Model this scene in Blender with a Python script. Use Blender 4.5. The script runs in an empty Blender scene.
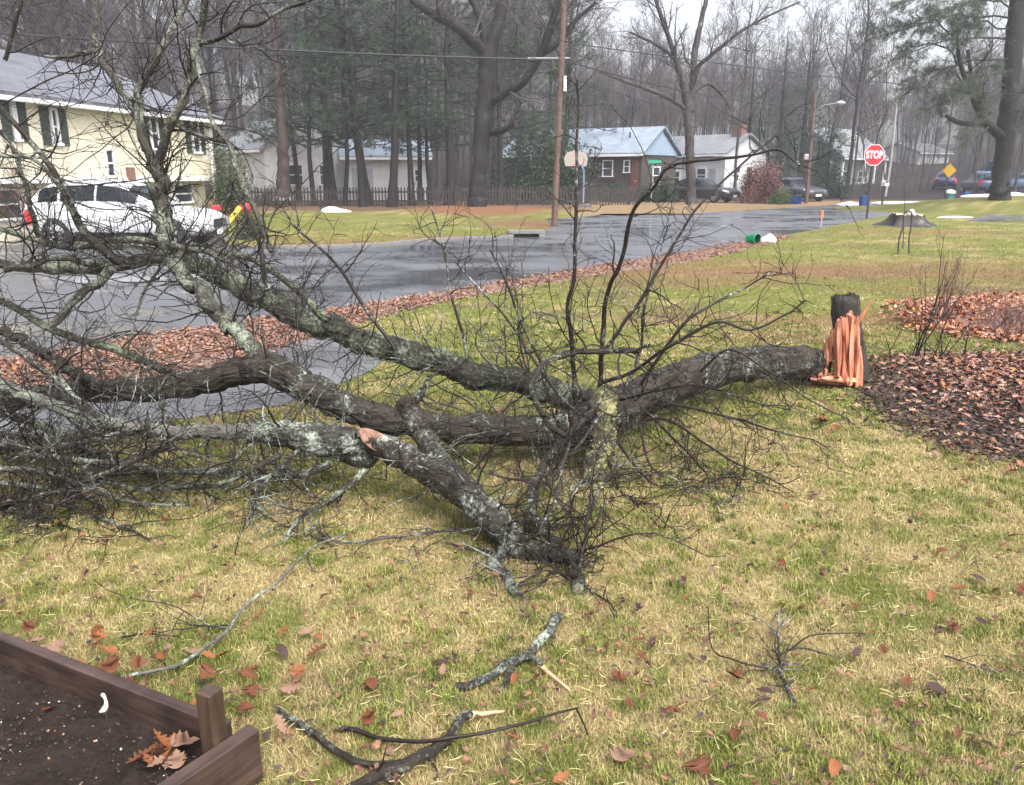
import bpy, bmesh, math, random
import numpy as np
from mathutils import Vector, Matrix, Euler

# ------------------------------------------------------------------ camera, sky, sun, exposure
S = bpy.context.scene
COL = S.collection
F_PX, W_PX, H_PX = 804.0, 1024, 785
CAM_H, HORIZON = 1.65, 174.0
PITCH = math.atan((H_PX/2-HORIZON)/F_PX)
cd = bpy.data.cameras.new('camera'); cam = bpy.data.objects.new('camera', cd); COL.objects.link(cam)
cam.location = (0, 0, CAM_H); cam.rotation_euler = (math.pi/2-PITCH, 0, 0)
cd.sensor_width = 36; cd.lens = F_PX/W_PX*36; cd.clip_start = 0.05; cd.clip_end = 2000
S.camera = cam
SUN_EL, SUN_AZ = math.radians(55), math.radians(148)
wd = bpy.data.worlds.new('World'); S.world = wd; wd.use_nodes = True
wn = wd.node_tree; wn.nodes.clear()
sky = wn.nodes.new('ShaderNodeTexSky'); sky.sky_type = 'NISHITA'; sky.sun_disc = False
sky.sun_elevation = SUN_EL; sky.sun_rotation = SUN_AZ; sky.air_density = 1.0; sky.dust_density = 6.0; sky.ozone_density = 1.0
hs = wn.nodes.new('ShaderNodeHueSaturation'); hs.inputs['Saturation'].default_value = 0.34
bg = wn.nodes.new('ShaderNodeBackground'); bg.inputs['Strength'].default_value = 0.15
wo = wn.nodes.new('ShaderNodeOutputWorld')
wn.links.new(sky.outputs[0], hs.inputs['Color']); wn.links.new(hs.outputs[0], bg.inputs[0]); wn.links.new(bg.outputs[0], wo.inputs[0])
sl = bpy.data.lights.new('sun', 'SUN'); sl.energy = 0.55; sl.angle = math.radians(45); sl.color = (1.0, 0.985, 0.97)
so = bpy.data.objects.new('sun', sl); COL.objects.link(so); so.location = (10, 10, 40)
sd = Vector((math.sin(SUN_AZ)*math.cos(SUN_EL), math.cos(SUN_AZ)*math.cos(SUN_EL), math.sin(SUN_EL)))
so.rotation_euler = sd.to_track_quat('Z', 'Y').to_euler()
S.view_settings.view_transform = 'Standard'; S.view_settings.look = 'None'; S.view_settings.gamma = 1
S.view_settings.use_curve_mapping = False
S.view_settings.exposure = 1.60
S.render.engine = 'CYCLES'
S.cycles.use_denoising = True
S.cycles.max_bounces = 6; S.cycles.diffuse_bounces = 2; S.cycles.glossy_bounces = 2
S.cycles.transparent_max_bounces = 8; S.cycles.volume_bounces = 0

# ------------------------------------------------------------------ helpers
cp, sp = math.cos(PITCH), math.sin(PITCH)
def ray(px, py):
    a = (px-W_PX/2)/F_PX; b = (H_PX/2-py)/F_PX
    return np.array([a, cp+b*sp, -sp+b*cp])
def P(px, py, d):
    r = ray(px, py); return np.array([0, 0, CAM_H])+r*(d/r[1])
def G(px, py, z=0.0):
    r = ray(px, py); return np.array([0, 0, CAM_H])+r*((z-CAM_H)/r[2])
def unit(v):
    return v/np.maximum(np.linalg.norm(v, axis=-1, keepdims=True), 1e-9)
def hashn(ix, iy, seed):
    h = (ix.astype(np.int64)*374761393+iy.astype(np.int64)*668265263+seed*1274126177) & 0xffffffff
    h = ((h ^ (h >> 13))*1274126177) & 0xffffffff
    return ((h ^ (h >> 16)) & 0xffff)/65535.0
def vnoise(x, y, sc, seed=0):
    x = np.asarray(x, float)/sc; y = np.asarray(y, float)/sc
    ix = np.floor(x); iy = np.floor(y); fx = x-ix; fy = y-iy
    fx = fx*fx*(3-2*fx); fy = fy*fy*(3-2*fy)
    a = hashn(ix, iy, seed); b = hashn(ix+1, iy, seed); c = hashn(ix, iy+1, seed); d = hashn(ix+1, iy+1, seed)
    return (a*(1-fx)+b*fx)*(1-fy)+(c*(1-fx)+d*fx)*fy
def fbm(x, y, sc, seed=0):
    return (vnoise(x, y, sc, seed)*.5+vnoise(x, y, sc/2.1, seed+1)*.3+vnoise(x, y, sc/4.7, seed+2)*.2)
def inpoly(x, y, poly):
    x = np.asarray(x); y = np.asarray(y); r = np.zeros(x.shape, bool); n = len(poly)
    for i in range(n):
        x0, y0 = poly[i][:2]; x1, y1 = poly[(i+1) % n][:2]
        c = ((y0 > y) != (y1 > y)) & (x < (x1-x0)*(y-y0)/((y1-y0) if y1 != y0 else 1e-9)+x0)
        r ^= c
    return r
def catmull(p, k=6):
    p = np.asarray(p, float); n = len(p)
    if n < 3: return np.array([p[0]+(p[-1]-p[0])*t for t in np.linspace(0, 1, k+1)])
    out = []
    q = np.vstack([2*p[0]-p[1], p, 2*p[-1]-p[-2]])
    for i in range(1, n):
        a, b, c, d = q[i-1], q[i], q[i+1], q[i+2]
        for t in np.linspace(0, 1, k, endpoint=False):
            out.append(.5*((2*b)+(c-a)*t+(2*a-5*b+4*c-d)*t*t+(3*b-a-3*c+d)*t**3))
    out.append(p[-1]); return np.array(out)

class MB:
    """collects geometry for ONE mesh object"""
    def __init__(s): s.v = []; s.q = []; s.t = []; s.n = 0; s.uv = []; s.col = []; s.hasuv = False; s.mi_q = []; s.mi_t = []
    def add(s, v, q=None, t=None, uv=None, col=None, mi=0):
        v = np.asarray(v, float).reshape(-1, 3)
        s.v.append(v)
        s.uv.append(np.zeros((len(v), 2)) if uv is None else np.asarray(uv, float).reshape(-1, 2))
        s.col.append(np.ones((len(v), 3)) if col is None else np.broadcast_to(np.asarray(col, float), (len(v), 3)))
        if q is not None and len(q): q = np.asarray(q, int).reshape(-1, 4)+s.n; s.q.append(q); s.mi_q.append(np.full(len(q), mi))
        if t is not None and len(t): t = np.asarray(t, int).reshape(-1, 3)+s.n; s.t.append(t); s.mi_t.append(np.full(len(t), mi))
        s.n += len(v); return s
    def box(s, c, size, rz=0, rx=0, ry=0, taper=1.0, mi=0):
        sx, sy, sz = [a/2 for a in size]
        v = np.array([(-sx, -sy, -sz), (sx, -sy, -sz), (sx, sy, -sz), (-sx, sy, -sz), (-sx*taper, -sy*taper, sz), (sx*taper, -sy*taper, sz), (sx*taper, sy*taper, sz), (-sx*taper, sy*taper, sz)])
        if rz or rx or ry:
            m = np.array(Euler((rx, ry, rz)).to_matrix()); v = v@m.T
        return s.add(v+np.asarray(c, float), [(0, 3, 2, 1), (4, 5, 6, 7), (0, 1, 5, 4), (1, 2, 6, 5), (2, 3, 7, 6), (3, 0, 4, 7)], mi=mi)
    def tubes(s, pts, rad, sides=3, cap=False, col=None, mi=0, bump=0, seed=0, fis=None):
        pts = np.asarray(pts, float); rad = np.asarray(rad, float)
        if pts.ndim == 2: pts = pts[None]; rad = rad[None]
        m, K, _ = pts.shape
        if m == 0: return s
        t = np.gradient(pts, axis=1); t = unit(t)
        mean = unit(pts[:, -1]-pts[:, 0])
        ref = np.where(np.abs(mean[:, 2:3]) > .8, np.array([[1., 0.1, 0]]), np.array([[0., 0, 1.]]))
        n1 = unit(np.cross(t, np.broadcast_to(ref[:, None, :], t.shape))); n2 = np.cross(t, n1)
        a = np.linspace(0, 2*np.pi, sides, endpoint=False)-np.pi/2
        R = rad[..., None]*np.ones(sides)
        if bump:
            rg = np.random.default_rng(seed); nz = rg.normal(size=R.shape); lp = rg.normal(size=(m, K, 1))
            for _ in range(2):
                nz[:, 1:-1] = (nz[:, :-2]+nz[:, 1:-1]*1.2+nz[:, 2:])/2.2; lp[:, 1:-1] = (lp[:, :-2]+lp[:, 1:-1]*1.2+lp[:, 2:])/2.2
            R = R*(1+bump*nz)*(1+.5*bump*lp)
        if fis:      # fissured bark: narrow grooves running along the limb
            am, us_, vs_ = fis; L0 = np.concatenate([np.zeros((m, 1)), np.cumsum(np.linalg.norm(np.diff(pts, axis=1), axis=2), axis=1)], axis=1)
            uu = np.broadcast_to(np.abs(np.arange(sides)/sides-.5)*2*np.pi*rad[:, :1, None], R.shape)+seed % 97; vv = np.broadcast_to(L0[:, :, None], R.shape)
            uu = uu+.010*(fbm(uu, vv, .08, seed % 50)-.5)*2
            nn = fbm(uu*us_, vv*vs_, 1.0, seed % 31); rg_ = np.clip(1-np.abs(2*nn-1)*2.6, 0, 1)**1.5
            pl = vnoise(uu*us_*1.5, vv*vs_*1.2, 1.0, seed % 77)
            R = R*(1-am*rg_+am*.28*(pl-.5))
        v = pts[:, :, None, :]+R[..., None]*(np.cos(a)[None, None, :, None]*n1[:, :, None, :]+np.sin(a)[None, None, :, None]*n2[:, :, None, :])
        ln = np.concatenate([np.zeros((m, 1)), np.cumsum(np.linalg.norm(np.diff(pts, axis=1), axis=2), axis=1)], axis=1)
        uv = np.stack(np.broadcast_arrays((np.abs(np.arange(sides)/sides-.5)*2*np.pi)[None, None, :]*rad[:, :1, None], ln[:, :, None]), -1)
        i = np.arange(m)[:, None, None]*K*sides+np.arange(K-1)[None, :, None]*sides
        j = np.arange(sides)[None, None, :]; jn = (j+1) % sides
        q = np.stack([i+j, i+jn, i+sides+jn, i+sides+j], -1)
        c = None if col is None else np.repeat(np.asarray(col, float).reshape(m, 1, 3), K*sides, axis=1).reshape(-1, 3)
        s.add(v, q, uv=uv, col=c, mi=mi)
        if cap:
            for (k, rev) in ((0, 1), (K-1, 0)):
                for b in range(m):
                    ring = v[b, k]; vv = np.vstack([ring, ring.mean(0)[None]])
                    tr = [((x+1) % sides, x, sides) if rev else (x, (x+1) % sides, sides) for x in range(sides)]
                    s.add(vv, t=tr, mi=mi)
        return s
    def lathe(s, prof, sides=24, c=(0, 0, 0), axis='z', mi=0):
        prof = np.asarray(prof, float); a = np.linspace(0, 2*np.pi, sides, endpoint=False); K = len(prof)
        v = np.stack([prof[:, :1]*np.cos(a), prof[:, :1]*np.sin(a), prof[:, 1:2]*np.ones(sides)], -1)
        if axis == 'y': v = v[..., [0, 2, 1]]
        if axis == 'x': v = v[..., [2, 0, 1]]
        q = [(k*sides+j, k*sides+(j+1) % sides, (k+1)*sides+(j+1) % sides, (k+1)*sides+j) for k in range(K-1) for j in range(sides)]
        return s.add(v+np.asarray(c, float), q, mi=mi)
    def grid(s, v, uv=None, col=None, mi=0):
        v = np.asarray(v, float); a, b, _ = v.shape
        i = np.arange(a-1)[:, None]*b+np.arange(b-1)[None, :]
        return s.add(v, np.stack([i, i+1, i+b+1, i+b], -1), uv=uv, col=None if col is None else np.asarray(col).reshape(-1, 3), mi=mi)
    def prism(s, poly, z0, z1, mi=0):
        """vertical prism over an xy polygon (convex)"""
        n = len(poly); v = [(p[0], p[1], z0) for p in poly]+[(p[0], p[1], z1) for p in poly]
        v += [tuple(np.mean(v[:n], 0)), tuple(np.mean(v[n:], 0))]
        return s.add(v, [(i, (i+1) % n, n+(i+1) % n, n+i) for i in range(n)], [((i+1) % n, i, 2*n) for i in range(n)]+[(n+i, n+(i+1) % n, 2*n+1) for i in range(n)], mi=mi)
    def slab(s, poly3, nrm):
        """polygon in 3D (convex) thickened along the vector nrm"""
        p = np.asarray(poly3, float); n = len(p); nv = np.asarray(nrm, float)
        v = np.vstack([p, p+nv, p.mean(0)[None], (p+nv).mean(0)[None]])
        return s.add(v, [(i, (i+1) % n, n+(i+1) % n, n+i) for i in range(n)], [((i+1) % n, i, 2*n) for i in range(n)]+[(n+i, n+(i+1) % n, 2*n+1) for i in range(n)])
    def mesh(s, name, off=(0, 0, 0), smooth=False):
        v = np.vstack(s.v)-np.asarray(off, float)
        q = np.vstack(s.q) if s.q else np.zeros((0, 4), int); t = np.vstack(s.t) if s.t else np.zeros((0, 3), int)
        me = bpy.data.meshes.new(name)
        me.vertices.add(len(v)); me.vertices.foreach_set('co', v.astype(np.float32).ravel())
        li = np.concatenate([q.ravel(), t.ravel()]); me.loops.add(len(li)); me.loops.foreach_set('vertex_index', li.astype(np.int32))
        n = len(q)+len(t); me.polygons.add(n)
        st = np.concatenate([np.arange(len(q))*4, len(q)*4+np.arange(len(t))*3])
        me.polygons.foreach_set('loop_start', st.astype(np.int32))
        me.polygons.foreach_set('use_smooth', np.full(n, bool(smooth)))
        mi = np.concatenate(s.mi_q+s.mi_t) if (s.mi_q or s.mi_t) else np.zeros(0)
        if mi.any(): me.polygons.foreach_set('material_index', mi.astype(np.int32))
        me.update(calc_edges=True); me.validate()
        uv = np.vstack(s.uv)
        if uv.any():
            l = me.uv_layers.new(name='UVMap'); l.data.foreach_set('uv', uv[li].astype(np.float32).ravel())
        c = np.vstack(s.col)
        if (c != 1).any():
            ca = me.color_attributes.new('col', 'FLOAT_COLOR', 'POINT'); ca.data.foreach_set('color', np.hstack([c, np.ones((len(c), 1))]).astype(np.float32).ravel())
        return me
    def build(s, name, m, parent=None, smooth=False, bevel=0, world=True):
        off = (0, 0, 0)
        if parent is not None and world:
            p = parent; off = np.zeros(3)
            while p is not None: off = off+np.array(p.location); p = p.parent
        me = s.mesh(name, off, smooth)
        for mm in (m if isinstance(m, (list, tuple)) else [m]): me.materials.append(mm)
        o = bpy.data.objects.new(name, me); COL.objects.link(o)
        if parent is not None: o.parent = parent
        if bevel:
            b = o.modifiers.new('bevel', 'BEVEL'); b.width = bevel; b.segments = 2; b.limit_method = 'ANGLE'
        return o
def tag(o, label=None, cat=None, group=None, kind=None):
    if label: o['label'] = label
    if cat: o['category'] = cat
    if group: o['group'] = group
    if kind: o['kind'] = kind
    return o
def empty(name, loc, label, cat, group=None, rz=0):
    o = bpy.data.objects.new(name, None); COL.objects.link(o); o.location = loc; o.rotation_euler = (0, 0, rz)
    return tag(o, label, cat, group)
def copy_tree(o, parent=None):
    c = o.copy(); COL.objects.link(c); c.parent = parent
    for ch in list(o.children): copy_tree(ch, c)
    return c

# ------------------------------------------------------------------ materials
def nm(name):
    m = bpy.data.materials.new(name); m.use_nodes = True
    nt = m.node_tree; return m, nt, nt.nodes['Principled BSDF']
def node(nt, t, **kw):
    n = nt.nodes.new(t)
    for k, v in kw.items():
        if k in n.inputs: n.inputs[k].default_value = v
        else: setattr(n, k, v)
    return n
def ramp(nt, fac, stops):
    r = nt.nodes.new('ShaderNodeValToRGB'); e = r.color_ramp.elements
    while len(e) < len(stops): e.new(0.5)
    for i, (p, c) in enumerate(stops):
        e[i].position = p; e[i].color = (*c, 1) if len(c) == 3 else c
    nt.links.new(fac, r.inputs[0]); return r.outputs[0]
def coord(nt, kind='Object', scale=(1, 1, 1)):
    c = nt.nodes.new('ShaderNodeTexCoord'); mp = nt.nodes.new('ShaderNodeMapping'); mp.inputs['Scale'].default_value = scale
    nt.links.new(c.outputs[kind], mp.inputs[0]); return mp.outputs[0]
def noise(nt, vec, sc, det=4, rough=.6):
    n = node(nt, 'ShaderNodeTexNoise', Scale=sc, Detail=det, Roughness=rough)
    if vec is not None: nt.links.new(vec, n.inputs['Vector'])
    return n.outputs['Fac']
def mix(nt, fac, a, b, mode='MIX'):
    n = nt.nodes.new('ShaderNodeMix'); n.data_type = 'RGBA'; n.blend_type = mode
    for s, v in ((n.inputs[0], fac), (n.inputs[6], a), (n.inputs[7], b)):
        if isinstance(v, (int, float)): s.default_value = v
        elif isinstance(v, tuple): s.default_value = (*v, 1)
        else: nt.links.new(v, s)
    return n.outputs[2]
def bump(nt, bs, h, st=.3, dist=.01):
    b = node(nt, 'ShaderNodeBump', Strength=st, Distance=dist); nt.links.new(h, b.inputs['Height']); nt.links.new(b.outputs[0], bs.inputs['Normal'])
def simple(name, c, rough=.6, var=.2, sc=6, bst=.15, metal=0, spec=.5, kind='Object'):
    m, nt, bs = nm(name); v = coord(nt, kind)
    f = noise(nt, v, sc, 5)
    lo = tuple(x*(1-var) for x in c); hi = tuple(min(1, x*(1+var)) for x in c)
    nt.links.new(ramp(nt, f, [(.3, lo), (.7, hi)]), bs.inputs['Base Color'])
    bs.inputs['Roughness'].default_value = rough; bs.inputs['Metallic'].default_value = metal; bs.inputs['Specular IOR Level'].default_value = spec
    if bst: bump(nt, bs, noise(nt, v, sc*6, 3), bst, .004)
    return m
def bark(name, lo, hi, lichen=0.0, lich_c=(.42, .46, .38), us=55, vs=9, rough=.7, yellow=0.0, bst=1.0, lsc=14, spec=.3, dist=.025):
    """fissured bark along the limb (uv in metres), crusted with lichen patches"""
    m, nt, bs = nm(name)
    uv = coord(nt, 'UV', (us, vs, 1)); ob = coord(nt, 'Object')
    f1 = noise(nt, uv, 1.0, 6, .65); f2 = noise(nt, ob, 9, 4)
    base = ramp(nt, f1, [(.36, tuple(x*.35 for x in lo)), (.47, lo), (.68, hi)])
    base = mix(nt, .35, base, ramp(nt, f2, [(.3, lo), (.75, hi)]))
    hgt = f1
    if lichen > 0:
        n1 = noise(nt, ob, lsc*3.2, 6, .72); n2 = noise(nt, ob, lsc*.30, 3)
        add = nt.nodes.new('ShaderNodeMath'); add.operation = 'ADD'; nt.links.new(n1, add.inputs[0]); nt.links.new(n2, add.inputs[1])
        th = 1.30-.55*lichen
        mk = ramp(nt, add.outputs[0], [(0, (0, 0, 0)), (1, (1, 1, 1))])
        mr = node(nt, 'ShaderNodeMapRange'); mr.inputs['From Min'].default_value = th-.07; mr.inputs['From Max'].default_value = th+.10; mr.inputs['To Max'].default_value = .88
        nt.links.new(add.outputs[0], mr.inputs['Value'])
        n3 = noise(nt, ob, 60, 3)
        lc = ramp(nt, n3, [(.3, tuple(x*.5 for x in lich_c)), (.5, lich_c), (.75, tuple(min(1, x*1.35) for x in lich_c))])
        if yellow:
            n4 = noise(nt, ob, 5, 3); lc = mix(nt, ramp(nt, n4, [(.70-.3*yellow, (0, 0, 0)), (.80-.3*yellow, (1, 1, 1))]), lc, (.42, .40, .16))
        base = mix(nt, mr.outputs[0], base, lc)
        h2 = nt.nodes.new('ShaderNodeMath'); h2.operation = 'MULTIPLY_ADD'; h2.inputs[1].default_value = .5
        nt.links.new(mr.outputs[0], h2.inputs[0]); nt.links.new(f1, h2.inputs[2]); hgt = h2.outputs[0]
    nt.links.new(base, bs.inputs['Base Color']); bs.inputs['Roughness'].default_value = rough; bs.inputs['Specular IOR Level'].default_value = spec
    bump(nt, bs, hgt, bst, dist)
    return m
def attr_mat(name, rough=.7, var=.25, sc=30, trans=0.0, spec=.3):
    """colour stored per leaf / blade / twig"""
    m, nt, bs = nm(name)
    a = nt.nodes.new('ShaderNodeAttribute'); a.attribute_name = 'col'
    f = noise(nt, coord(nt), sc, 3)
    nt.links.new(mix(nt, 1.0, a.outputs[0], ramp(nt, f, [(.3, (1-var,)*3), (.7, (1+var,)*3)]), 'MULTIPLY'), bs.inputs['Base Color'])
    bs.inputs['Roughness'].default_value = rough; bs.inputs['Specular IOR Level'].default_value = spec
    return m
M = {}
M['bark_main'] = bark('wet apple bark', (.011, .0085, .0065), (.086, .067, .050), .31, us=34, vs=5, rough=.6, bst=1.0, dist=.03)
M['bark_limb'] = bark('dark limb bark', (.011, .0085, .0065), (.072, .056, .042), .38, us=50, vs=8, rough=.6, dist=.02)
M['bark_moss'] = bark('mossy limb bark', (.015, .013, .010), (.065, .056, .040), .56, (.20, .23, .155), us=50, vs=8, dist=.02)
M['bark_lichen'] = bark('lichen covered bark', (.020, .017, .014), (.09, .078, .064), .56, (.34, .38, .31), us=60, vs=12, yellow=.12, lsc=22, dist=.02)
M['bark_pale'] = bark('pale lichen limb', (.030, .026, .021), (.125, .11, .09), .47, (.30, .33, .26), us=60, vs=12, yellow=.08, lsc=22, dist=.012)
M['bark_yellow'] = bark('yellow lichen bark', (.03, .026, .02), (.13, .115, .085), .60, (.29, .285, .14), us=60, vs=12, yellow=.42, lsc=16, dist=.02)
M['bark_grey'] = bark('pale grey limb bark', (.07, .063, .054), (.21, .19, .165), .50, (.28, .31, .25), us=60, vs=12, lsc=22, dist=.008)
M['twig_dark'] = bark('dark twig', (.012, .008, .007), (.026, .017, .013), .16, us=60, vs=12, rough=.5, bst=.3, lsc=20, dist=.004)
M['twig_lichen'] = bark('lichen twig', (.018, .014, .012), (.055, .044, .037), .38, (.27, .30, .26), us=60, vs=12, bst=.3, lsc=16, dist=.004)
M['stump_bark'] = bark('black stump bark', (.018, .015, .013), (.075, .06, .05), .12, us=40, vs=7, rough=.6, dist=.03)
M['woods_bark'] = bark('grey woods bark', (.030, .025, .025), (.085, .07, .069), .2, (.25, .26, .22), us=12, vs=2, bst=.6, lsc=3, dist=.03)
M['woods_twig'] = simple('grey brown twig', (.066, .054, .058), .8, .2, 1, 0)
M['woods_dark'] = bark('dark woods bark', (.010, .0085, .0085), (.040, .033, .031), .1, (.12, .13, .1), us=12, vs=2, bst=.7, lsc=3, dist=.04)
M['red_bark'] = bark('reddish bark', (.035, .024, .022), (.085, .06, .052), 0, us=12, vs=2, bst=.6, dist=.03)
M['birch_bark'] = simple('birch bark', (.30, .29, .28), .7, .25, 4, .1)
M['needle'] = attr_mat('pine needles', .6, .3, 3)
M['leaf'] = attr_mat('fallen leaf', .55, .35, 60, spec=.25); M['chip'] = attr_mat('mulch chips', .85, .35, 60, spec=.08)
M['blade'] = attr_mat('grass blades', .6, .2, 40)
M['shrub_leaf'] = attr_mat('shrub leaves', .5, .3, 12)
# ------------------------------------------------------------------ ground, road, driveway, beds
rng = np.random.default_rng(7)
def GP(l): return [tuple(G(x, y)[:2]) for x, y in l]
NEAR_EDGE = [(-420, 440), (-150, 391), (0, 362), (50, 354), (126, 341), (200, 329), (279, 318), (369, 306), (434, 294), (514, 280), (620, 263), (700, 250), (747, 242), (801, 232), (862, 220), (918, 212), (945, 209), (968, 205.5)]
FAR_EDGE = [(1010, 201.5), (960, 201), (900, 202), (850, 204), (790, 208), (700, 213), (620, 216), (575, 214), (545, 216), (552, 226), (548, 230), (530, 237), (440, 241), (380, 246), (300, 249), (255, 248), (235, 243), (228, 235), (150, 231), (-60, 240), (-420, 270)]
ROAD = GP(NEAR_EDGE+FAR_EDGE)
STRIP = GP([(-420, 440), (-150, 391), (0, 362), (50, 354), (126, 341), (200, 329), (279, 318), (369, 306), (434, 294), (514, 280), (620, 263), (700, 250), (747, 242), (790, 234), (782, 240), (745, 250), (690, 262), (620, 272), (514, 289), (434, 303), (370, 318), (325, 336), (250, 355), (160, 383), (60, 396), (-150, 430), (-420, 500)])
DRIVE = GP([(-420, 500), (-150, 430), (60, 396), (160, 383), (250, 355), (325, 336), (352, 338), (396, 344), (393, 353), (370, 372), (283, 406), (150, 424), (0, 446), (-420, 540)])
MULCH = GP([(866, 362), (860, 385), (864, 402), (880, 417), (910, 435), (960, 453), (1024, 468), (1150, 490), (1320, 480), (1320, 400), (1150, 366), (1024, 357), (960, 356), (905, 358)])
PILE = GP([(888, 314), (905, 307), (940, 303), (985, 296), (1030, 296), (1120, 300), (1200, 320), (1160, 345), (1024, 344), (960, 338), (910, 330)])
BED_A, BED_B = np.array([-.80, 1.93]), np.array([-2.10, 2.53])       # inner top line of the long board
PINE_XY = P(1000, 197, 38)[:2]; OAK_XY = P(478, 205, 36)[:2]
def sm(t): t = np.clip(t, 0, 1); return t*t*(3-2*t)
def gz(x, y):
    x = np.asarray(x, float); y = np.asarray(y, float)
    r1 = np.hypot((x-PINE_XY[0]-4)/1.6, y-PINE_XY[1]-1.5); z = .62*sm(1-(r1-1.5)/5.5)
    r2 = np.hypot(x-OAK_XY[0], y-OAK_XY[1]); z = z+.28*sm(1-(r2-.8)/5)
    z = z+.022*np.clip(y-52, 0, 70)
    z = z+(.05+.08*fbm(x, y, 60, 3)+.07*sm((10-x)/30))*np.clip(y-98, 0, 80)
    return z
GREEN, STRAW, LIT, DIRT = np.array([.170, .185, .042]), np.array([.38, .305, .145]), np.array([.235, .120, .075]), np.array([.15, .105, .08])
def lawn_mix(x, y):
    g = fbm(x, y, 1.5, 3)*.36+fbm(x, y, .30, 9)*.36+vnoise(x, y, .085, 14)*.28
    d = np.hypot(x, y)
    bias = -.055+.13*sm((d-4.5)/6)
    return sm((g+bias-.33)/.28)
def lawn_col(x, y):
    x = np.asarray(x, float); y = np.asarray(y, float)
    k = lawn_mix(x, y)[..., None]
    c = STRAW*(1-k)+GREEN*k
    for (px, py, rx, ry, st) in ((765, 272, 4.2, 1.0, .8), (690, 283, 2.0, .7, .5), (905, 264, 3.2, .8, .45), (640, 262, 3, 1, .6), (985, 275, 2.5, 1.3, .5), (930, 232, 2.6, 1.2, .55), (940, 318, 2.2, .8, .4), (528, 224, 1.8, 3.0, .8), (450, 237, 2.6, .8, .6), (380, 242, 2.6, .7, .6), (300, 245, 2.5, .7, .6), (270, 238, 2, 1, .4), (815, 330, 1.2, .6, .35), (790, 338, 1.6, .35, .5), (700, 318, 1.2, .5, .4), (860, 318, 1.4, .4, .45), (960, 290, 2.0, .6, .45)):
        cx, cy = G(px, py)[:2]; r = np.hypot((x-cx)/rx, (y-cy)/ry)+.7*(fbm(x, y, .9, 21)-.5)
        w = (sm(1.35-r)*st)[..., None]; c = c*(1-w)+LIT*w
    w = (sm((fbm(x, y, .8, 33)-.59)/.12)*.45)[..., None]; c = c*(1-w)+DIRT*w
    # far side: dry verge by the houses, woods floor
    far = sm((y-41)/6)[..., None]; c = c*(1-far)+np.array([.27, .185, .11])*far
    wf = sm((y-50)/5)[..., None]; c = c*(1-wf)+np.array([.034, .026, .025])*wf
    dry = sm((y-32.5)/1.5)*sm((x-1.5)/2)*sm((.40*y-x)/2)*sm((52-y)/3)*.85
    c = c*(1-dry[..., None])+np.array([.30, .205, .125])*dry[..., None]
    # oak mound and its leaf ring
    r2 = np.hypot(x-OAK_XY[0], (y-OAK_XY[1])*.8); w = (sm((3.6-r2+1.6*(fbm(x, y, 1.5, 5)-.5))/1.2)*.9)[..., None]; c = c*(1-w)+np.array([.24, .11, .065])*w
    band = sm((y-37.5+.8*(fbm(x, y, 2, 8)-.5))/1.0)*sm((49-y)/2)*sm((5-x)/3)
    band = (band*.9)[..., None]; c = c*(1-band)+np.array([.17, .095, .07])*band
    return c
ys = np.concatenate([np.linspace(-5, 1.2, 8), 1.2*np.power(175/1.2, np.linspace(0, 1, 300))[1:]])
us = np.linspace(-1, 1, 261)
gx = us[None, :]*(6+1.25*np.maximum(ys, 0))[:, None]; gy = ys[:, None]*np.ones_like(gx)
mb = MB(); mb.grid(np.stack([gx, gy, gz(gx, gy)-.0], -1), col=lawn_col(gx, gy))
m, nt, bs = nm('lawn earth'); a = nt.nodes.new('ShaderNodeAttribute'); a.attribute_name = 'col'
v = coord(nt)
f = noise(nt, v, 38, 6, .75); f2 = noise(nt, v, 9, 4)
c = mix(nt, 1.0, a.outputs[0], ramp(nt, f, [(.28, (.28, .28, .25)), (.5, (.74, .74, .72)), (.72, (1.18, 1.15, 1.08))]), 'MULTIPLY')
c = mix(nt, 1.0, c, ramp(nt, f2, [(.3, (.8, .78, .75)), (.7, (1.15, 1.15, 1.15))]), 'MULTIPLY')
nt.links.new(c, bs.inputs['Base Color']); bs.inputs['Roughness'].default_value = .9; bs.inputs['Specular IOR Level'].default_value = .15
bump(nt, bs, f, .7, .03); M['ground'] = m
tag(mb.build('lawn', M['ground']), kind='structure')

def sheet(name, poly, z, m, kind='structure', step=None):
    bm = bmesh.new(); vs = [bm.verts.new((p[0], p[1], z)) for p in poly]
    f = bm.faces.new(vs)
    if f.normal.z < 0: f.normal_flip()
    bmesh.ops.triangulate(bm, faces=bm.faces[:])
    me = bpy.data.meshes.new(name); bm.to_mesh(me); bm.free(); me.materials.append(m)
    o = bpy.data.objects.new(name, me); COL.objects.link(o); o['kind'] = kind; return o
def jag(poly, amp, n=10, seed=0, closed=True):
    """breaks long polygon edges with small offsets, so edges are not ruled lines"""
    r = np.random.default_rng(seed); out = []
    for i in range(len(poly)):
        a = np.array(poly[i]); b = np.array(poly[(i+1) % len(poly)]); L = np.linalg.norm(b-a); k = int(min(n, max(1, L/.35)))
        nn = np.array([-(b-a)[1], (b-a)[0]])/max(L, 1e-6)
        for j in range(k): out.append(tuple(a+(b-a)*j/k+nn*r.normal()*amp*(j > 0)))
    return out
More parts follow.
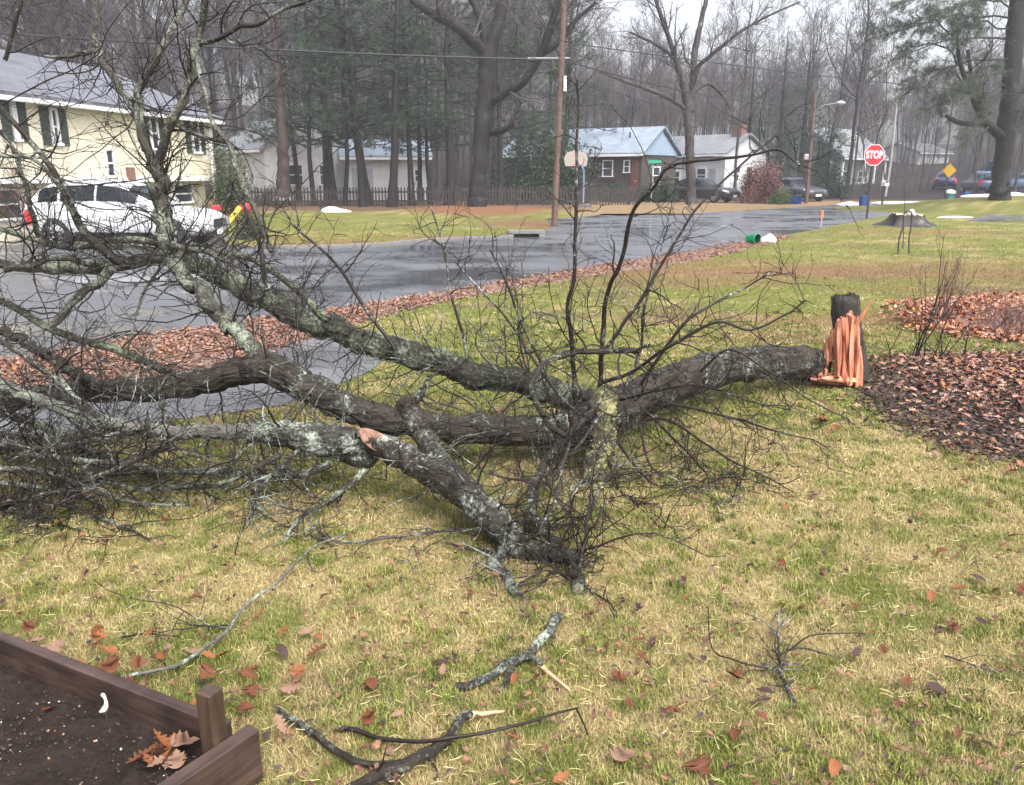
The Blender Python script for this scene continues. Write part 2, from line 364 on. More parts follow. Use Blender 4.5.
# wet asphalt: darker dry-ish aggregate, smooth where the water film lies
def asphalt(name, lo, hi, wet):
    m, nt, bs = nm(name); v = coord(nt)
    big = noise(nt, coord(nt, 'Object', (.40, .62, 1)), 1.0, 5, .6); fine = noise(nt, v, 90, 3)
    nt.links.new(mix(nt, 1.0, ramp(nt, big, [(.3, lo), (.7, hi)]), ramp(nt, fine, [(.3, (.7, .7, .7)), (.7, (1.25, 1.25, 1.25))]), 'MULTIPLY'), bs.inputs['Base Color'])
    nt.links.new(ramp(nt, big, [(.41, (wet[0],)*3), (.58, (wet[1],)*3)]), bs.inputs['Roughness'])
    bs.inputs['Specular IOR Level'].default_value = .6
    h = ramp(nt, big, [(.4, (0, 0, 0)), (.6, (1, 1, 1))]); bump(nt, bs, mix(nt, h, (.5, .5, .5), fine), .25, .006)
    return m
M['asphalt'] = asphalt('wet asphalt', (.050, .053, .062), (.115, .118, .130), (.11, .52))
M['drive'] = asphalt('wet driveway', (.10, .105, .115), (.17, .17, .18), (.12, .40))
sheet('road', jag(ROAD, .03, 30, 1), .006, M['asphalt'])
sheet('driveway', jag(DRIVE, .015, 14, 2), .010, M['drive'])
sheet('side_street', GP([(967, 221.5), (1000, 222), (1060, 222), (1300, 222), (1300, 212), (1060, 212), (1015, 213), (985, 215.5)]), .006, M['asphalt'])
# leaf strewn verge between road and lawn (raised a few mm of soil and leaf)
M['verge'] = simple('leafy verge soil', (.20, .13, .10), .7, .5, 14, .6)
sheet('verge', jag(STRIP, .03, 14, 3), .003, M['verge'])
# mulch bed and soil mounds
def mound(name, poly, h, m, kind='structure', rings=7, seed=0, z0=-.02):
    p = np.array(jag(poly, .04, 12, seed)); c = p.mean(0); mbb = MB(); R = []
    for k in range(rings+1):
        t = k/rings; q = c+(p-c)*(1-t*.97); z = z0+(h-z0)*sm(np.array(t*2.2))+(.035*(fbm(q[:, 0], q[:, 1], .35, seed)-.5) if k else 0)
        R.append(np.column_stack([q, np.broadcast_to(z, len(q))]))
    n = len(p)
    V = np.vstack(R); Q = [(k*n+j, k*n+(j+1) % n, (k+1)*n+(j+1) % n, (k+1)*n+j) for k in range(rings) for j in range(n)]
    mbb.add(np.vstack([V, R[-1].mean(0)[None]]), Q, [(rings*n+j, rings*n+(j+1) % n, (rings+1)*n) for j in range(n)])
    return tag(mbb.build(name, m, smooth=True), kind=kind)
M['mulch'] = simple('wet bark mulch', (.062, .045, .040), .6, .55, 22, .9)
mound('garden_bed_ground', MULCH, .018, M['mulch'], seed=4)
M['pile'] = simple('matted leaves', (.20, .095, .06), .6, .5, 14, .9)
mound('leaf_pile_ground', PILE, .10, M['pile'], seed=5)

# ---- leaves
def leaf_shape(kind):
    if kind == 0:   # lobed oak leaf
        ts = np.array([0, .12, .2, .3, .38, .48, .56, .68, .76, .88, 1.0]); ws = np.array([.02, .05, .17, .09, .27, .12, .30, .14, .22, .10, 0])
    elif kind == 1:  # maple-like
        ts = np.array([0, .05, .18, .22, .42, .40, .62, .66, .80, .84, 1.0]); ws = np.array([.02, .22, .42, .20, .50, .28, .40, .14, .17, .07, 0])
    else:           # plain oval
        ts = np.linspace(0, 1, 8); ws = .24*np.sin(np.pi*ts)**.7
    ts = ts-.5; n = len(ts)
    pts = np.vstack([np.column_stack([ts, ws]), np.column_stack([ts, 0*ts]), np.column_stack([ts, -ws])])
    q = [(i, i+1, n+i+1, n+i) for i in range(n-1)]+[(n+i, n+i+1, 2*n+i+1, 2*n+i) for i in range(n-1)]
    return pts, np.array(q)
SHAPES = [leaf_shape(k) for k in range(3)]
def leaves(mb, xyz, size, cols, r, tilt=.35, curl=1.0):
    xyz = np.asarray(xyz, float); n = len(xyz); kinds = r.integers(0, 3, n)
    for k in range(3):
        idx = np.where(kinds == k)[0]
        if not len(idx): continue
        pts, q = SHAPES[k]; m = len(idx); s = size[idx][:, None]
        x = pts[None, :, 0]*s; y = pts[None, :, 1]*s
        cl = (r.normal(size=(m, 1))*.5+.5)*curl; ck = (r.normal(size=(m, 1))*.35)*curl
        z = (np.abs(y)**2*cl*3+(x**2)*ck*2)/s+np.abs(y)*.25*curl
        z = z+r.normal(size=(m, pts.shape[0]))*s*.02
        yaw = r.uniform(0, 2*np.pi, (m, 1)); tx = r.normal(size=(m, 1))*tilt; ty = r.normal(size=(m, 1))*tilt
        z = z+np.clip(tx, -.8, .8)*x*.6+np.clip(ty, -.8, .8)*y*.6
        z = z-z.min(1, keepdims=True)*.85
        X = x*np.cos(yaw)-y*np.sin(yaw); Y = x*np.sin(yaw)+y*np.cos(yaw)
        V = np.stack([X, Y, z], -1)+xyz[idx][:, None, :]
        mb.add(V, q[None]+(np.arange(m)*pts.shape[0])[:, None, None], col=np.repeat(cols[idx], pts.shape[0], axis=0))
LC = np.array([[.23, .085, .045], [.30, .13, .07], [.36, .20, .15], [.17, .065, .04], [.09, .045, .035], [.38, .17, .06], [.30, .17, .14], [.42, .27, .19]])
def lcol(n, r, p=None): return LC[r.choice(len(LC), n, p=p)]*r.uniform(.7, 1.25, (n, 1))
def scatter_poly(poly, n, r):
    p = np.array(poly); lo, hi = p.min(0), p.max(0); out = np.zeros((0, 2))
    while len(out) < n:
        q = r.uniform(lo, hi, (n*3, 2)); q = q[inpoly(q[:, 0], q[:, 1], poly)]; out = np.vstack([out, q])
    return out[:n]
def in_view(q, ymax=99, margin=1.25):
    return (q[:, 1] > 1.2) & (np.abs(q[:, 0]) < margin*(.66*q[:, 1]+.3)) & (q[:, 1] < ymax)
# verge litter
q = scatter_poly(STRIP, 30000, rng); q = q[in_view(q)]; q = q[rng.random(len(q)) < np.where(q[:, 1] > 11, .42, 1)*np.clip(1.7*fbm(q[:, 0], q[:, 1], .7, 17)-.15, 0, 1)]; q = q+rng.normal(size=q.shape)*np.array([.10, .16])
n = len(q); mb = MB(); leaves(mb, np.column_stack([q, .005+.02*rng.random(n)]), rng.uniform(.03, .075, n), lcol(n, rng, [.08, .10, .28, .06, .05, .03, .21, .19])*.8, rng, .14, .6)
tag(mb.build('verge_leaf_litter', M['leaf']), 'reddish fallen leaves matted along the wet road edge', 'leaf litter', kind='stuff')
# garden pile litter
q = scatter_poly(PILE, 4200, rng); q = q+rng.normal(size=q.shape)*.12; n = len(q); c = np.mean(PILE, 0)
h = .10*np.clip(1.3-np.hypot((q[:, 0]-c[0])/2.2, (q[:, 1]-c[1])/.9), .05, 1)
mb = MB(); leaves(mb, np.column_stack([q, h+.04*rng.random(n)]), rng.uniform(.05, .11, n), lcol(n, rng, [.18, .25, .18, .07, .04, .12, .08, .08])*1.15, rng, .25, .8)
tag(mb.build('heaped_leaf_litter', M['leaf']), 'heap of russet leaves raked up behind the mulch bed', 'leaf litter', kind='stuff')
# mulch bed: leaves on the right half, chips everywhere
q = scatter_poly(MULCH, 5200, rng); q = q[in_view(q)]
pr = .12+.88*sm((q[:, 0]-2.9)/1.2)*sm((q[:, 1]-4.6+.9*(fbm(q[:, 0], q[:, 1], .8, 2)-.3))/.8); q = q[rng.random(len(q)) < .06+.94*pr]; n = len(q)
mb = MB(); leaves(mb, np.column_stack([q+rng.normal(size=q.shape)*.10, .022+.03*rng.random(n)]), rng.uniform(.035, .085, n), lcol(n, rng, [.10, .12, .22, .10, .10, .03, .18, .15])*.8, rng, .2, .7)
tag(mb.build('bed_leaf_litter', M['leaf']), 'pinkish brown wet leaves strewn over the mulch bed', 'leaf litter', kind='stuff')
def chips(poly, n, z, r, cols, name, label, lmin=.02, lmax=.07):
    q = scatter_poly(poly, n, r); q = q[in_view(q)]; n = len(q); q = q+r.normal(size=q.shape)*.09
    base = np.array([(-1, -1, -1), (1, -1, -1), (1, 1, -1), (-1, 1, -1), (-1, -1, 1), (1, -1, 1), (1, 1, 1), (-1, 1, 1)])*.5
    s = np.stack([r.uniform(lmin, lmax, n), r.uniform(.006, .02, n), r.uniform(.004, .01, n)], -1)
    v = base[None]*s[:, None, :]; yaw = r.uniform(0, 6.28, (n, 1)); ti = r.normal(size=(n, 1))*.35
    x = v[..., 0]; zz = v[..., 2]+x*np.tan(ti); X = x*np.cos(yaw)-v[..., 1]*np.sin(yaw); Y = x*np.sin(yaw)+v[..., 1]*np.cos(yaw)
    V = np.stack([X, Y, zz], -1)+np.column_stack([q, np.where(inpoly(q[:, 0], q[:, 1], poly), z, .02)+.015*r.random(n)])[:, None, :]
    F = np.array([(0, 3, 2, 1), (4, 5, 6, 7), (0, 1, 5, 4), (1, 2, 6, 5), (2, 3, 7, 6), (3, 0, 4, 7)])
    mb = MB(); mb.add(V, F[None]+(np.arange(n)*8)[:, None, None], col=np.repeat(cols[r.integers(0, len(cols), n)]*r.uniform(.6, 1.3, (n, 1)), 8, axis=0))
    tag(mb.build(name, M['chip']), label, 'mulch', kind='stuff')
chips(MULCH, 13000, .020, rng, np.array([[.045, .032, .028], [.075, .054, .048], [.034, .025, .022], [.12, .09, .082], [.075, .045, .037]]), 'bark_mulch', 'dark wet bark mulch around the broken stump', .012, .05)

# ---- grass blades (uncountable): real blades, thinner and denser near the camera
def blades(n, dlo, dhi, r, hgt, wid, own=.65):
    d = dlo*np.power(dhi/dlo, r.random(n)); x = r.uniform(-1, 1, n)*(.70*d+.6); y = d
    q = np.column_stack([x, y])
    ok = np.ones(n, bool)
    for poly in (ROAD, STRIP, DRIVE, MULCH, PILE): ok &= ~inpoly(x, y, poly)
    ok &= ~inpoly(x, y, BEDPOLY)
    lit = np.zeros(n)
    ok &= r.random(n) < np.clip((dhi*1.05-d)/(dhi*.35), 0, 1) if dhi > 10 else True
    q = q[ok]; n = len(q); x, y = q.T
    k = lawn_mix(x, y); isg = r.random(n) < (.15+.78*k)
    c = lawn_col(x, y)
    gc = np.array([[.11, .135, .028], [.16, .178, .038], [.08, .105, .022]])[r.integers(0, 3, n)]
    sc = np.array([[.40, .315, .15], [.33, .245, .11], [.50, .42, .23], [.19, .12, .065]])[r.choice(4, n, p=[.4, .36, .08, .16])]
    cc = np.where(isg[:, None], gc, sc)*own+c*(1-own)
    yaw = r.uniform(0, 2*np.pi, n); lean = np.where(isg, r.uniform(.2, 1.2, n), r.uniform(.7, 1.5, n))
    H = hgt*r.uniform(.55, 1.35, n)*np.where(isg, 1.0, 1.1); Wd = wid*np.maximum(1, y/3.2)*r.uniform(.7, 1.3, n)
    dx, dy = np.cos(yaw), np.sin(yaw); px, py = -dy, dx
    z0 = gz(x, y)-.004
    def pt(t, w, zf): return np.stack([x+dx*t+px*w, y+dy*t+py*w, z0+zf], -1)
    s1, c1 = np.sin(lean*.6), np.cos(lean*.6); s2, c2 = np.sin(lean), np.cos(lean)
    m1 = H*.55*s1; h1 = H*.55*c1; m2 = m1+H*.5*s2; h2 = np.maximum(h1+H*.5*c2, .006)
    V = np.stack([pt(0, -Wd/2, 0), pt(0, Wd/2, 0), pt(m1, Wd*.42, h1), pt(m1, -Wd*.42, h1), pt(m2, 0, h2)], 1)
    i = np.arange(n)[:, None]*5
    return V, i+np.array([[0, 1, 2, 3]]), i+np.array([[3, 2, 4]]), np.repeat(cc*r.uniform(.75, 1.25, (n, 1)), 5, axis=0)
BA = unit(np.array([-.868, .425])); BB = unit(np.array([-.56, -.83])); BC = np.array([-.765, 1.90])
BEDPOLY = [tuple(BC), tuple(BC+BA*3), tuple(BC+BA*3+BB*2), tuple(BC+BB*2)]
mb = MB()
for (n, a, b, h, w, ow) in ((260000, 1.45, 3.6, .026, .0021, .75), (270000, 3.6, 9, .028, .0025, .6), (170000, 9, 30, .030, .0020, .3)):
    V, q, t, c = blades(n, a, b, rng, h, w, ow); mb.add(V, q, t, col=c)
# matted thatch: long dead straws lying flat, and taller green tufts
def straws(n, r):
    d = 1.45*np.power(12/1.45, r.random(n)); x = r.uniform(-1, 1, n)*(.70*d+.5); k = fbm(x, d, .22, 51)
    ok = (k > .42) & ~inpoly(x, d, BEDPOLY)
    for p in (ROAD, STRIP, DRIVE, MULCH, PILE): ok &= ~inpoly(x, d, p)
    x, d = x[ok], d[ok]; n = len(x); a = r.uniform(0, 6.28, n); L = r.uniform(.02, .05, n); K = 4; s = np.linspace(-.5, .5, K); bend = r.normal(size=n)*.5
    px_ = x[:, None]+np.cos(a[:, None]+bend[:, None]*s)*L[:, None]*s; py_ = d[:, None]+np.sin(a[:, None]+bend[:, None]*s)*L[:, None]*s
    z = .018+.014*r.random((n, 1))+.012*r.normal(size=(n, 1))*s; pts = np.stack([px_, py_, np.maximum(z, .008)], -1)
    rad = .0009*np.maximum(1, d/3.5)[:, None]*np.ones(K)
    c = np.array([[.44, .36, .17], [.54, .46, .25], [.34, .26, .12]])[r.integers(0, 3, n)]*r.uniform(.75, 1.2, (n, 1)); mb.tubes(pts, rad, 3, col=c)
straws(8000, rng)
def tufts(n, r):
    d = 1.5*np.power(10/1.5, r.random(n)); x = r.uniform(-1, 1, n)*(.70*d+.4); ok = ~inpoly(x, d, BEDPOLY)
    for p in (ROAD, STRIP, DRIVE, MULCH, PILE): ok &= ~inpoly(x, d, p)
    ok &= fbm(x, d, .5, 61) > .5
    x, d = x[ok], d[ok]; m_ = 26; X = np.repeat(x, m_)+r.normal(size=len(x)*m_)*.018; D = np.repeat(d, m_)+r.normal(size=len(x)*m_)*.018; n = len(X)
    a = r.uniform(0, 6.28, n); H = r.uniform(.02, .042, n); ln = r.uniform(.2, 1.0, n); w = .0018*np.maximum(1, D/3.2); z = np.zeros(n)
    dx, dy = np.cos(a), np.sin(a)
    def pt(t, o, h): return np.stack([X+dx*t-dy*o, D+dy*t+dx*o, h], -1)
    V = np.stack([pt(0, -w, z), pt(0, w, z), pt(H*.5*np.sin(ln*.5), w*.8, H*.55), pt(H*.5*np.sin(ln*.5), -w*.8, H*.55), pt(H*np.sin(ln), 0*w, H*.55+H*.45*np.cos(ln))], 1)
    i = np.arange(n)[:, None]*5; c = np.repeat(np.array([[.12, .155, .028], [.165, .195, .038], [.26, .24, .07]])[r.integers(0, 3, len(x))], m_, 0)*r.uniform(.75, 1.25, (n, 1))
    mb.add(V, i+np.array([[0, 1, 2, 3]]), i+np.array([[3, 2, 4]]), col=np.repeat(c, 5, 0))
tufts(4200, rng)
tag(mb.build('grass', M['blade']), 'short matted winter grass, straw and green, over the lawn', 'grass', kind='stuff')

# ------------------------------------------------------------------ the fallen tree
def branch_level(par, prad, n, len_rng, ang, r, K=6, crook=.22, trop=(0, 0, .0), rfrac=.55, rmin=.002, tr=(.15, 1.0), lenfall=.5, spread=None):
    """grows n children at random places along a batch of parent lines par (m,K,3); returns points and radii"""
    m, PK, _ = par.shape
    seg = np.linalg.norm(np.diff(par, axis=1), axis=2).sum(1); pi = r.choice(m, n, p=seg/seg.sum())
    t = r.uniform(tr[0], tr[1], n); f = t*(PK-1); i0 = np.minimum(f.astype(int), PK-2); w = (f-i0)[:, None]
    a = par[pi, i0]; b = par[pi, i0+1]; st = a*(1-w)+b*w; d = unit(b-a)
    rp = (prad[pi, i0]*(1-w[:, 0])+prad[pi, i0+1]*w[:, 0])
    rv = r.normal(size=(n, 3)); rv -= (rv*d).sum(1, keepdims=True)*d; rv = unit(rv)
    th = np.radians(r.uniform(ang[0], ang[1], n))[:, None]
    cur = unit(d*np.cos(th)+rv*np.sin(th)+np.asarray(trop)*1.5)
    L = r.uniform(len_rng[0], len_rng[1], n)*(1-lenfall*t)
    pts = [st]; step = (L/K)[:, None]; bend = r.normal(size=(n, 3))*crook*.35
    for k in range(K):
        cur = unit(cur+bend+r.normal(size=(n, 3))*crook+np.asarray(trop)); pts.append(pts[-1]+cur*step)
    pts = np.stack(pts, 1)
    r0 = np.maximum(rp*rfrac*r.uniform(.6, 1.1, n), rmin*1.15)
    r0 = np.minimum(r0, .022*L+rmin)
    rad = np.maximum(r0[:, None]*np.linspace(1, .3, K+1)[None], rmin*.55)
    return pts, rad
def ground_clamp(p, r):
    low = p[..., 2] < .012
    p[..., 2] = np.where(low, .008+.02*r.random(p.shape[:-1]), p[..., 2]); return p
FT = empty('fallen_tree', tuple(G(600, 440)-np.array([0, 0, 0])), 'large fallen apple tree with a bare lichen crusted crown lying across the lawn', 'fallen tree')
r3 = np.random.default_rng(31)
def limb(pts, r0, r1=None, m='bark_limb', name='limb', parent=FT, jit=.25, sides=12, k=7, cap=True, rpx=None, world=None, bumpy=.06):
    """one limb traced as (px, py, depth): real positions in the yard; radius in px at that depth"""
    w = np.array([P(*p) for p in pts]) if world is None else np.asarray(world, float)
    d = np.array([p[2] for p in pts]) if world is None else np.full(len(w), 4.5)
    rr = (np.array(rpx, float) if rpx is not None else np.linspace(r0, r1, len(w)))*d/F_PX
    c = catmull(w, k*(3 if max(rr) > .035 else 1)); rad = np.interp(np.linspace(0, 1, len(c)), np.linspace(0, 1, len(w)), rr)
    jn = r3.normal(size=(len(c), 3))
    for _ in range(3): jn[1:-1] = (jn[:-2]+jn[1:-1]+jn[2:])/2.55
    c[1:-1] += jn[1:-1]*rad[1:-1, None]*jit
    c[:, 2] = np.maximum(c[:, 2], rad*.6)
    sides = (44 if rad.max() > .07 else 30 if rad.max() > .04 else sides) if rad.max() > .02 else 6
    mb = MB(); mb.tubes(c, rad, sides, cap=cap, bump=bumpy*.5 if rad.max() > .02 else .03, seed=int(r3.integers(1e6)), fis=(.15, 32, 6) if rad.max() > .07 else (.13, 45, 8) if rad.max() > .035 else None)
    o = mb.build(name, M[m], parent, smooth=True)
    return o, c, rad
def resample(c, rad, K=14):
    t = np.linspace(0, 1, len(c)); u = np.linspace(0, 1, K)
    return np.stack([np.interp(u, t, c[:, i]) for i in range(3)], -1)[None], np.interp(u, t, rad)[None]
NTW = [0]
def twiggy(o, c, rad, n1, n2, n3=0, L1=(.35, .9), L2=(.12, .4), L3=(.05, .16), trop=(0, 0, .03), ang=(35, 85), tr=(.1, 1), m='twig_dark', r1=.006, seed=0, lenfall=.35, crook=.2):
    r = np.random.default_rng(seed+NTW[0]*17+5); NTW[0] += 1; n1, n2, n3 = int(n1*.8)+1, int(n2*.72), int(n3*.6)
    p, q = resample(c, rad)
    mb = MB()
    a, ar = branch_level(p, q, n1, L1, ang, r, K=8, crook=crook, trop=trop, rmin=.0028, tr=tr, lenfall=lenfall); ar = np.minimum(ar, r1*r.uniform(.5, 1.2, (len(ar), 1))*np.linspace(1, .35, ar.shape[1])); a = ground_clamp(a, r); mb.tubes(a, ar, 5)
    if n2:
        b, br = branch_level(a, ar, n2, L2, (30, 75), r, K=5, crook=.22, trop=trop, rmin=.0022, tr=(.1, 1)); b = ground_clamp(b, r); mb.tubes(b, br, 4)
        if n3:
            e, er = branch_level(b, br, n3, L3, (30, 80), r, K=3, crook=.22, rmin=.0018, tr=(.1, 1)); e = ground_clamp(e, r); mb.tubes(e, er, 3)
    t = mb.build('twigs', M[m], o, smooth=True); t['kind'] = 'stuff'; return t
# main trunk, from the break down to the fork
tk = limb([(819, 365, 6.38), (812, 364, 6.3), (785, 363, 6.15), (755, 363, 5.95), (720, 368, 5.7), (684, 379, 5.4), (650, 393, 5.08), (616, 410, 4.8), (588, 424, 4.6), (560, 432, 4.5)], 0, rpx=[14, 17.5, 17.5, 18, 18.5, 20, 21, 22, 22, 18], m='bark_main', name='trunk', sides=22, k=9, jit=.06, bumpy=.035)
twiggy(*tk, 55, 150, 120, L1=(.4, 1.2), tr=(.25, 1), ang=(40, 90), trop=(0, 0, .02))
# back limb over the road, mossy
bl = limb([(604, 414, 4.75), (575, 398, 4.85), (530, 385, 4.95), (470, 372, 5.05), (420, 356, 5.15), (376, 346, 5.25), (330, 329, 5.35), (290, 312, 5.45), (252, 294, 5.6), (216, 274, 5.75), (180, 258, 5.9), (130, 262, 6.0), (70, 268, 6.05), (0, 264, 6.1), (-70, 258, 6.1)], 0, rpx=[15, 14, 13, 13, 13, 13, 12.5, 12, 11, 9, 8, 6.5, 6, 5, 4], m='bark_moss', sides=14, jit=.2)
twiggy(*bl, 150, 430, 400, L1=(.35, 1.0), trop=(0, 0, .11), m='twig_lichen')
# middle limb, brown bark
ml = limb([(600, 424, 4.6), (550, 431, 4.52), (500, 431, 4.48), (450, 428, 4.46), (400, 422, 4.46), (350, 408, 4.48), (310, 388, 4.52), (275, 371, 4.58), (240, 372, 4.62), (190, 384, 4.66), (140, 389, 4.7), (80, 392, 4.74), (20, 399, 4.78), (-50, 408, 4.85), (-120, 412, 4.9)], 0, rpx=[19, 17, 16, 15, 15, 15, 16, 16, 14, 13, 13, 12, 11, 10, 8], m='bark_main', sides=18, k=8, jit=.12)
twiggy(*ml, 110, 330, 300, L1=(.3, .9), trop=(0, 0, .02))
# limb rising to the upright leader at the left
ul = limb([(268, 368, 4.58), (245, 340, 4.68), (222, 318, 4.74), (195, 288, 4.82), (175, 260, 4.9), (164, 236, 4.95), (160, 205, 5), (160, 180, 5), (153, 158, 5)], 0, rpx=[9.5, 8.5, 8, 8, 8, 8, 7.5, 7, 6.5], m='bark_pale', jit=.3)
twiggy(*ul, 55, 150, 120, L1=(.3, .9)); twiggy(*ul, 16, 70, 60, L1=(.7, 1.6), r1=.005)
def side(pts, r0, r1, m='bark_pale', n=(17, 52, 40), L1=(.2, .7), tm='twig_dark', extra=0, **kw):
    o = limb(pts, r0*.72, r1*.72, m=m, name='branch', jit=.45, **{k: v for k, v in kw.items() if k in ('cap', 'sides')})
    if n: twiggy(*o, *n, L1=L1, m=tm, trop=kw.get('trop', (0, 0, .03)))
    if extra: twiggy(*o, extra, extra*4, extra*4, L1=(.6, 1.5), L2=(.15, .5), r1=.0045, trop=(0, 0, .03))
    return o
side([(155, 166, 5), (143, 135, 5.02), (138, 110, 5.05), (140, 88, 5.05), (150, 68, 5.1), (165, 45, 5.15), (179, 20, 5.2), (188, -10, 5.25), (200, -60, 5.3)], 6, 3.5, extra=14)
side([(154, 162, 5), (166, 138, 4.95), (180, 108, 4.9), (188, 85, 4.9), (194, 55, 4.88), (201, 25, 4.85), (206, 0, 4.8), (214, -45, 4.8)], 6.5, 4, n=(18, 50, 40), extra=14)
side([(199, 46, 4.87), (222, 37, 4.8), (241, 27, 4.75), (262, 22, 4.7), (285, 9, 4.6), (310, 0, 4.5), (350, -28, 4.4)], 3.6, 1.6, m='twig_lichen')
side([(197, 60, 4.88), (204, 95, 4.8), (212, 120, 4.75), (227, 143, 4.7), (238, 170, 4.65), (250, 200, 4.6), (262, 228, 4.55), (271, 252, 4.5)], 2.6, 4.2, n=(16, 40, 30))
side([(229, 143, 4.7), (210, 138, 4.8), (190, 132, 4.9), (176, 126, 4.95)], 2.8, 1.8, n=(5, 10, 8))
side([(-30, 80, 4.6), (0, 107, 4.62), (34, 148, 4.65), (50, 168, 4.68), (64, 190, 4.7), (76, 214, 4.75), (92, 240, 4.8), (120, 262, 4.85)], 3, 6, m='bark_limb', extra=14)
side([(94, -20, 5.6), (97, 15, 5.6), (95, 40, 5.6), (101, 60, 5.6), (112, 76, 5.55), (124, 92, 5.5), (135, 110, 5.4), (141, 130, 5.3), (146, 150, 5.2)], 3, 5.5, extra=12)
side([(98, 48, 5.6), (80, 54, 5.55), (62, 57, 5.5), (45, 56, 5.5)], 3.4, 1.5, n=(5, 10, 0))
side([(0, 130, 5.2), (14, 150, 5.2), (22, 178, 5.2), (30, 205, 5.2), (40, 235, 5.3)], 3, 4, extra=10)
side([(0, 155, 4.8), (30, 158, 4.8), (48, 172, 4.8), (62, 190, 4.8)], 2.5, 3, n=(6, 15, 10))
side([(5, 60, 4.3), (16, 20, 4.3), (26, -20, 4.3)], 3, 2, m='bark_limb', n=(8, 20, 14))
side([(4, 270, 5.1), (30, 264, 5.1), (55, 258, 5.1), (86, 262, 5.1), (120, 268, 5.1)], 4, 5)
side([(0, 330, 4.4), (22, 340, 4.4), (45, 356, 4.4), (72, 372, 4.5), (98, 384, 4.6)], 6, 9, m='bark_limb', n=(20, 50, 40))
side([(112, 268, 5.0), (95, 286, 5.0), (72, 305, 4.95), (50, 326, 4.9)], 7, 5, n=(12, 30, 20))
side([(180, 242, 5.0), (150, 282, 5), (136, 315, 5), (128, 350, 4.9)], 2.5, 1.5, n=(6, 20, 10))
side([(230, 180, 5.0), (244, 205, 4.9), (256, 235, 4.85), (262, 262, 4.8), (268, 290, 4.8)], 2, 4, m='bark_limb', n=(10, 30, 20))
side([(160, 236, 4.95), (178, 246, 4.8), (206, 252, 4.7), (230, 262, 4.7)], 5, 3, n=(16, 50, 40))
# near lichen limb, pale and crusted
ll = limb([(372, 452, 4.0), (345, 448, 4.02), (318, 440, 4.05), (285, 434, 4.08), (252, 433, 4.1)], 0, rpx=[17, 17, 16, 14, 9], m='bark_lichen', name='limb', sides=16, jit=.2, bumpy=.10)
twiggy(*ll, 45, 120, 90, L1=(.2, .8), m='twig_lichen', trop=(0, 0, -.02))
pl = limb([(262, 431, 4.1), (235, 431, 4.12), (195, 432, 4.15), (153, 430, 4.18), (118, 424, 4.2), (92, 418, 4.22), (60, 408, 4.25), (28, 396, 4.3), (0, 384, 4.35), (-60, 366, 4.4)], 0, rpx=[9, 8, 7.5, 7.5, 7.5, 7, 6.5, 6, 6, 5], m='bark_grey', jit=.15)
twiggy(*pl, 90, 280, 240, L1=(.25, .9), m='twig_lichen', trop=(0, 0, -.01))
side([(105, 424, 4.2), (85, 402, 4.18), (60, 384, 4.15), (38, 366, 4.1), (10, 345, 4.1), (-20, 330, 4.1)], 4.5, 4, m='bark_limb', n=(20, 60, 40))
# diagonal limb with the sawn face
d1 = limb([(374, 443, 3.95), (395, 452, 3.88), (426, 468, 3.75), (455, 488, 3.6), (480, 507, 3.48), (503, 530, 3.36), (524, 552, 3.27)], 0, rpx=[12, 14, 15, 15, 16, 16, 14], m='bark_limb', sides=16, jit=.12)
twiggy(*d1, 30, 70, 60, L1=(.2, .6), m='twig_lichen', tr=(.3, 1))
# cut face: oval of bare wood on the end, facing up and left
ctr = P(378, 442, 3.9); ax1 = P(404, 458, 3.82)-P(362, 436, 3.93); ax2 = P(378, 434, 3.92)-P(372, 452, 3.88)
nrm = unit(np.cross(ax1, ax2)); nrm = nrm*np.sign(nrm@(np.array([0, 0, CAM_H])-ctr))
aa = np.linspace(0, 2*np.pi, 28, endpoint=False); mb = MB(); rings = []
for s_, h_ in ((1.0, -.012), (.98, .010), (.86, .013), (.45, .006), (.15, .004)):
    rings.append(ctr+np.outer(np.cos(aa)*s_*(1+.08*np.sin(3*aa)), ax1*.47)+np.outer(np.sin(aa)*s_, ax2*.5)+nrm*h_)
V = np.vstack(rings+[ctr[None]]); n = 28
mb.add(V, [(k*n+j, k*n+(j+1) % n, (k+1)*n+(j+1) % n, (k+1)*n+j) for k in range(4) for j in range(n)], [(4*n+j, 4*n+(j+1) % n, 5*n) for j in range(n)])
M['cut_wood'] = simple('weathered cut wood', (.23, .13, .085), .6, .6, 26, .6); M['torn_end'] = simple('torn branch wood', (.40, .25, .15), .6, .4, 18, .4)
mb.build('cut_face', M['cut_wood'], d1[0], smooth=True)
# brown limb crossing behind it
d2 = limb([(404, 404, 4.05), (414, 415, 4.0), (424, 435, 3.9), (436, 456, 3.8), (455, 477, 3.7), (474, 497, 3.6), (492, 516, 3.5), (508, 535, 3.4), (524, 556, 3.28)], 0, rpx=[9, 11, 11, 11, 12, 13, 13, 13, 11], m='bark_main', sides=16, jit=.12)
twiggy(*d2, 28, 70, 60, L1=(.2, .7))
side([(408, 406, 4.04), (418, 396, 4.02), (427, 384, 4.0)], 8, 4, m='bark_limb', n=(5, 8, 5))
# yellow lichen stub hanging from the fork
yl = limb([(606, 392, 4.62), (606, 415, 4.52), (601, 440, 4.4), (597, 462, 4.28), (589, 482, 4.2)], 0, rpx=[12, 14, 13, 13, 10], m='bark_yellow', sides=14, jit=.2, bumpy=.09)
twiggy(*yl, 18, 50, 40, L1=(.2, .6), m='twig_lichen', trop=(0, 0, -.08))
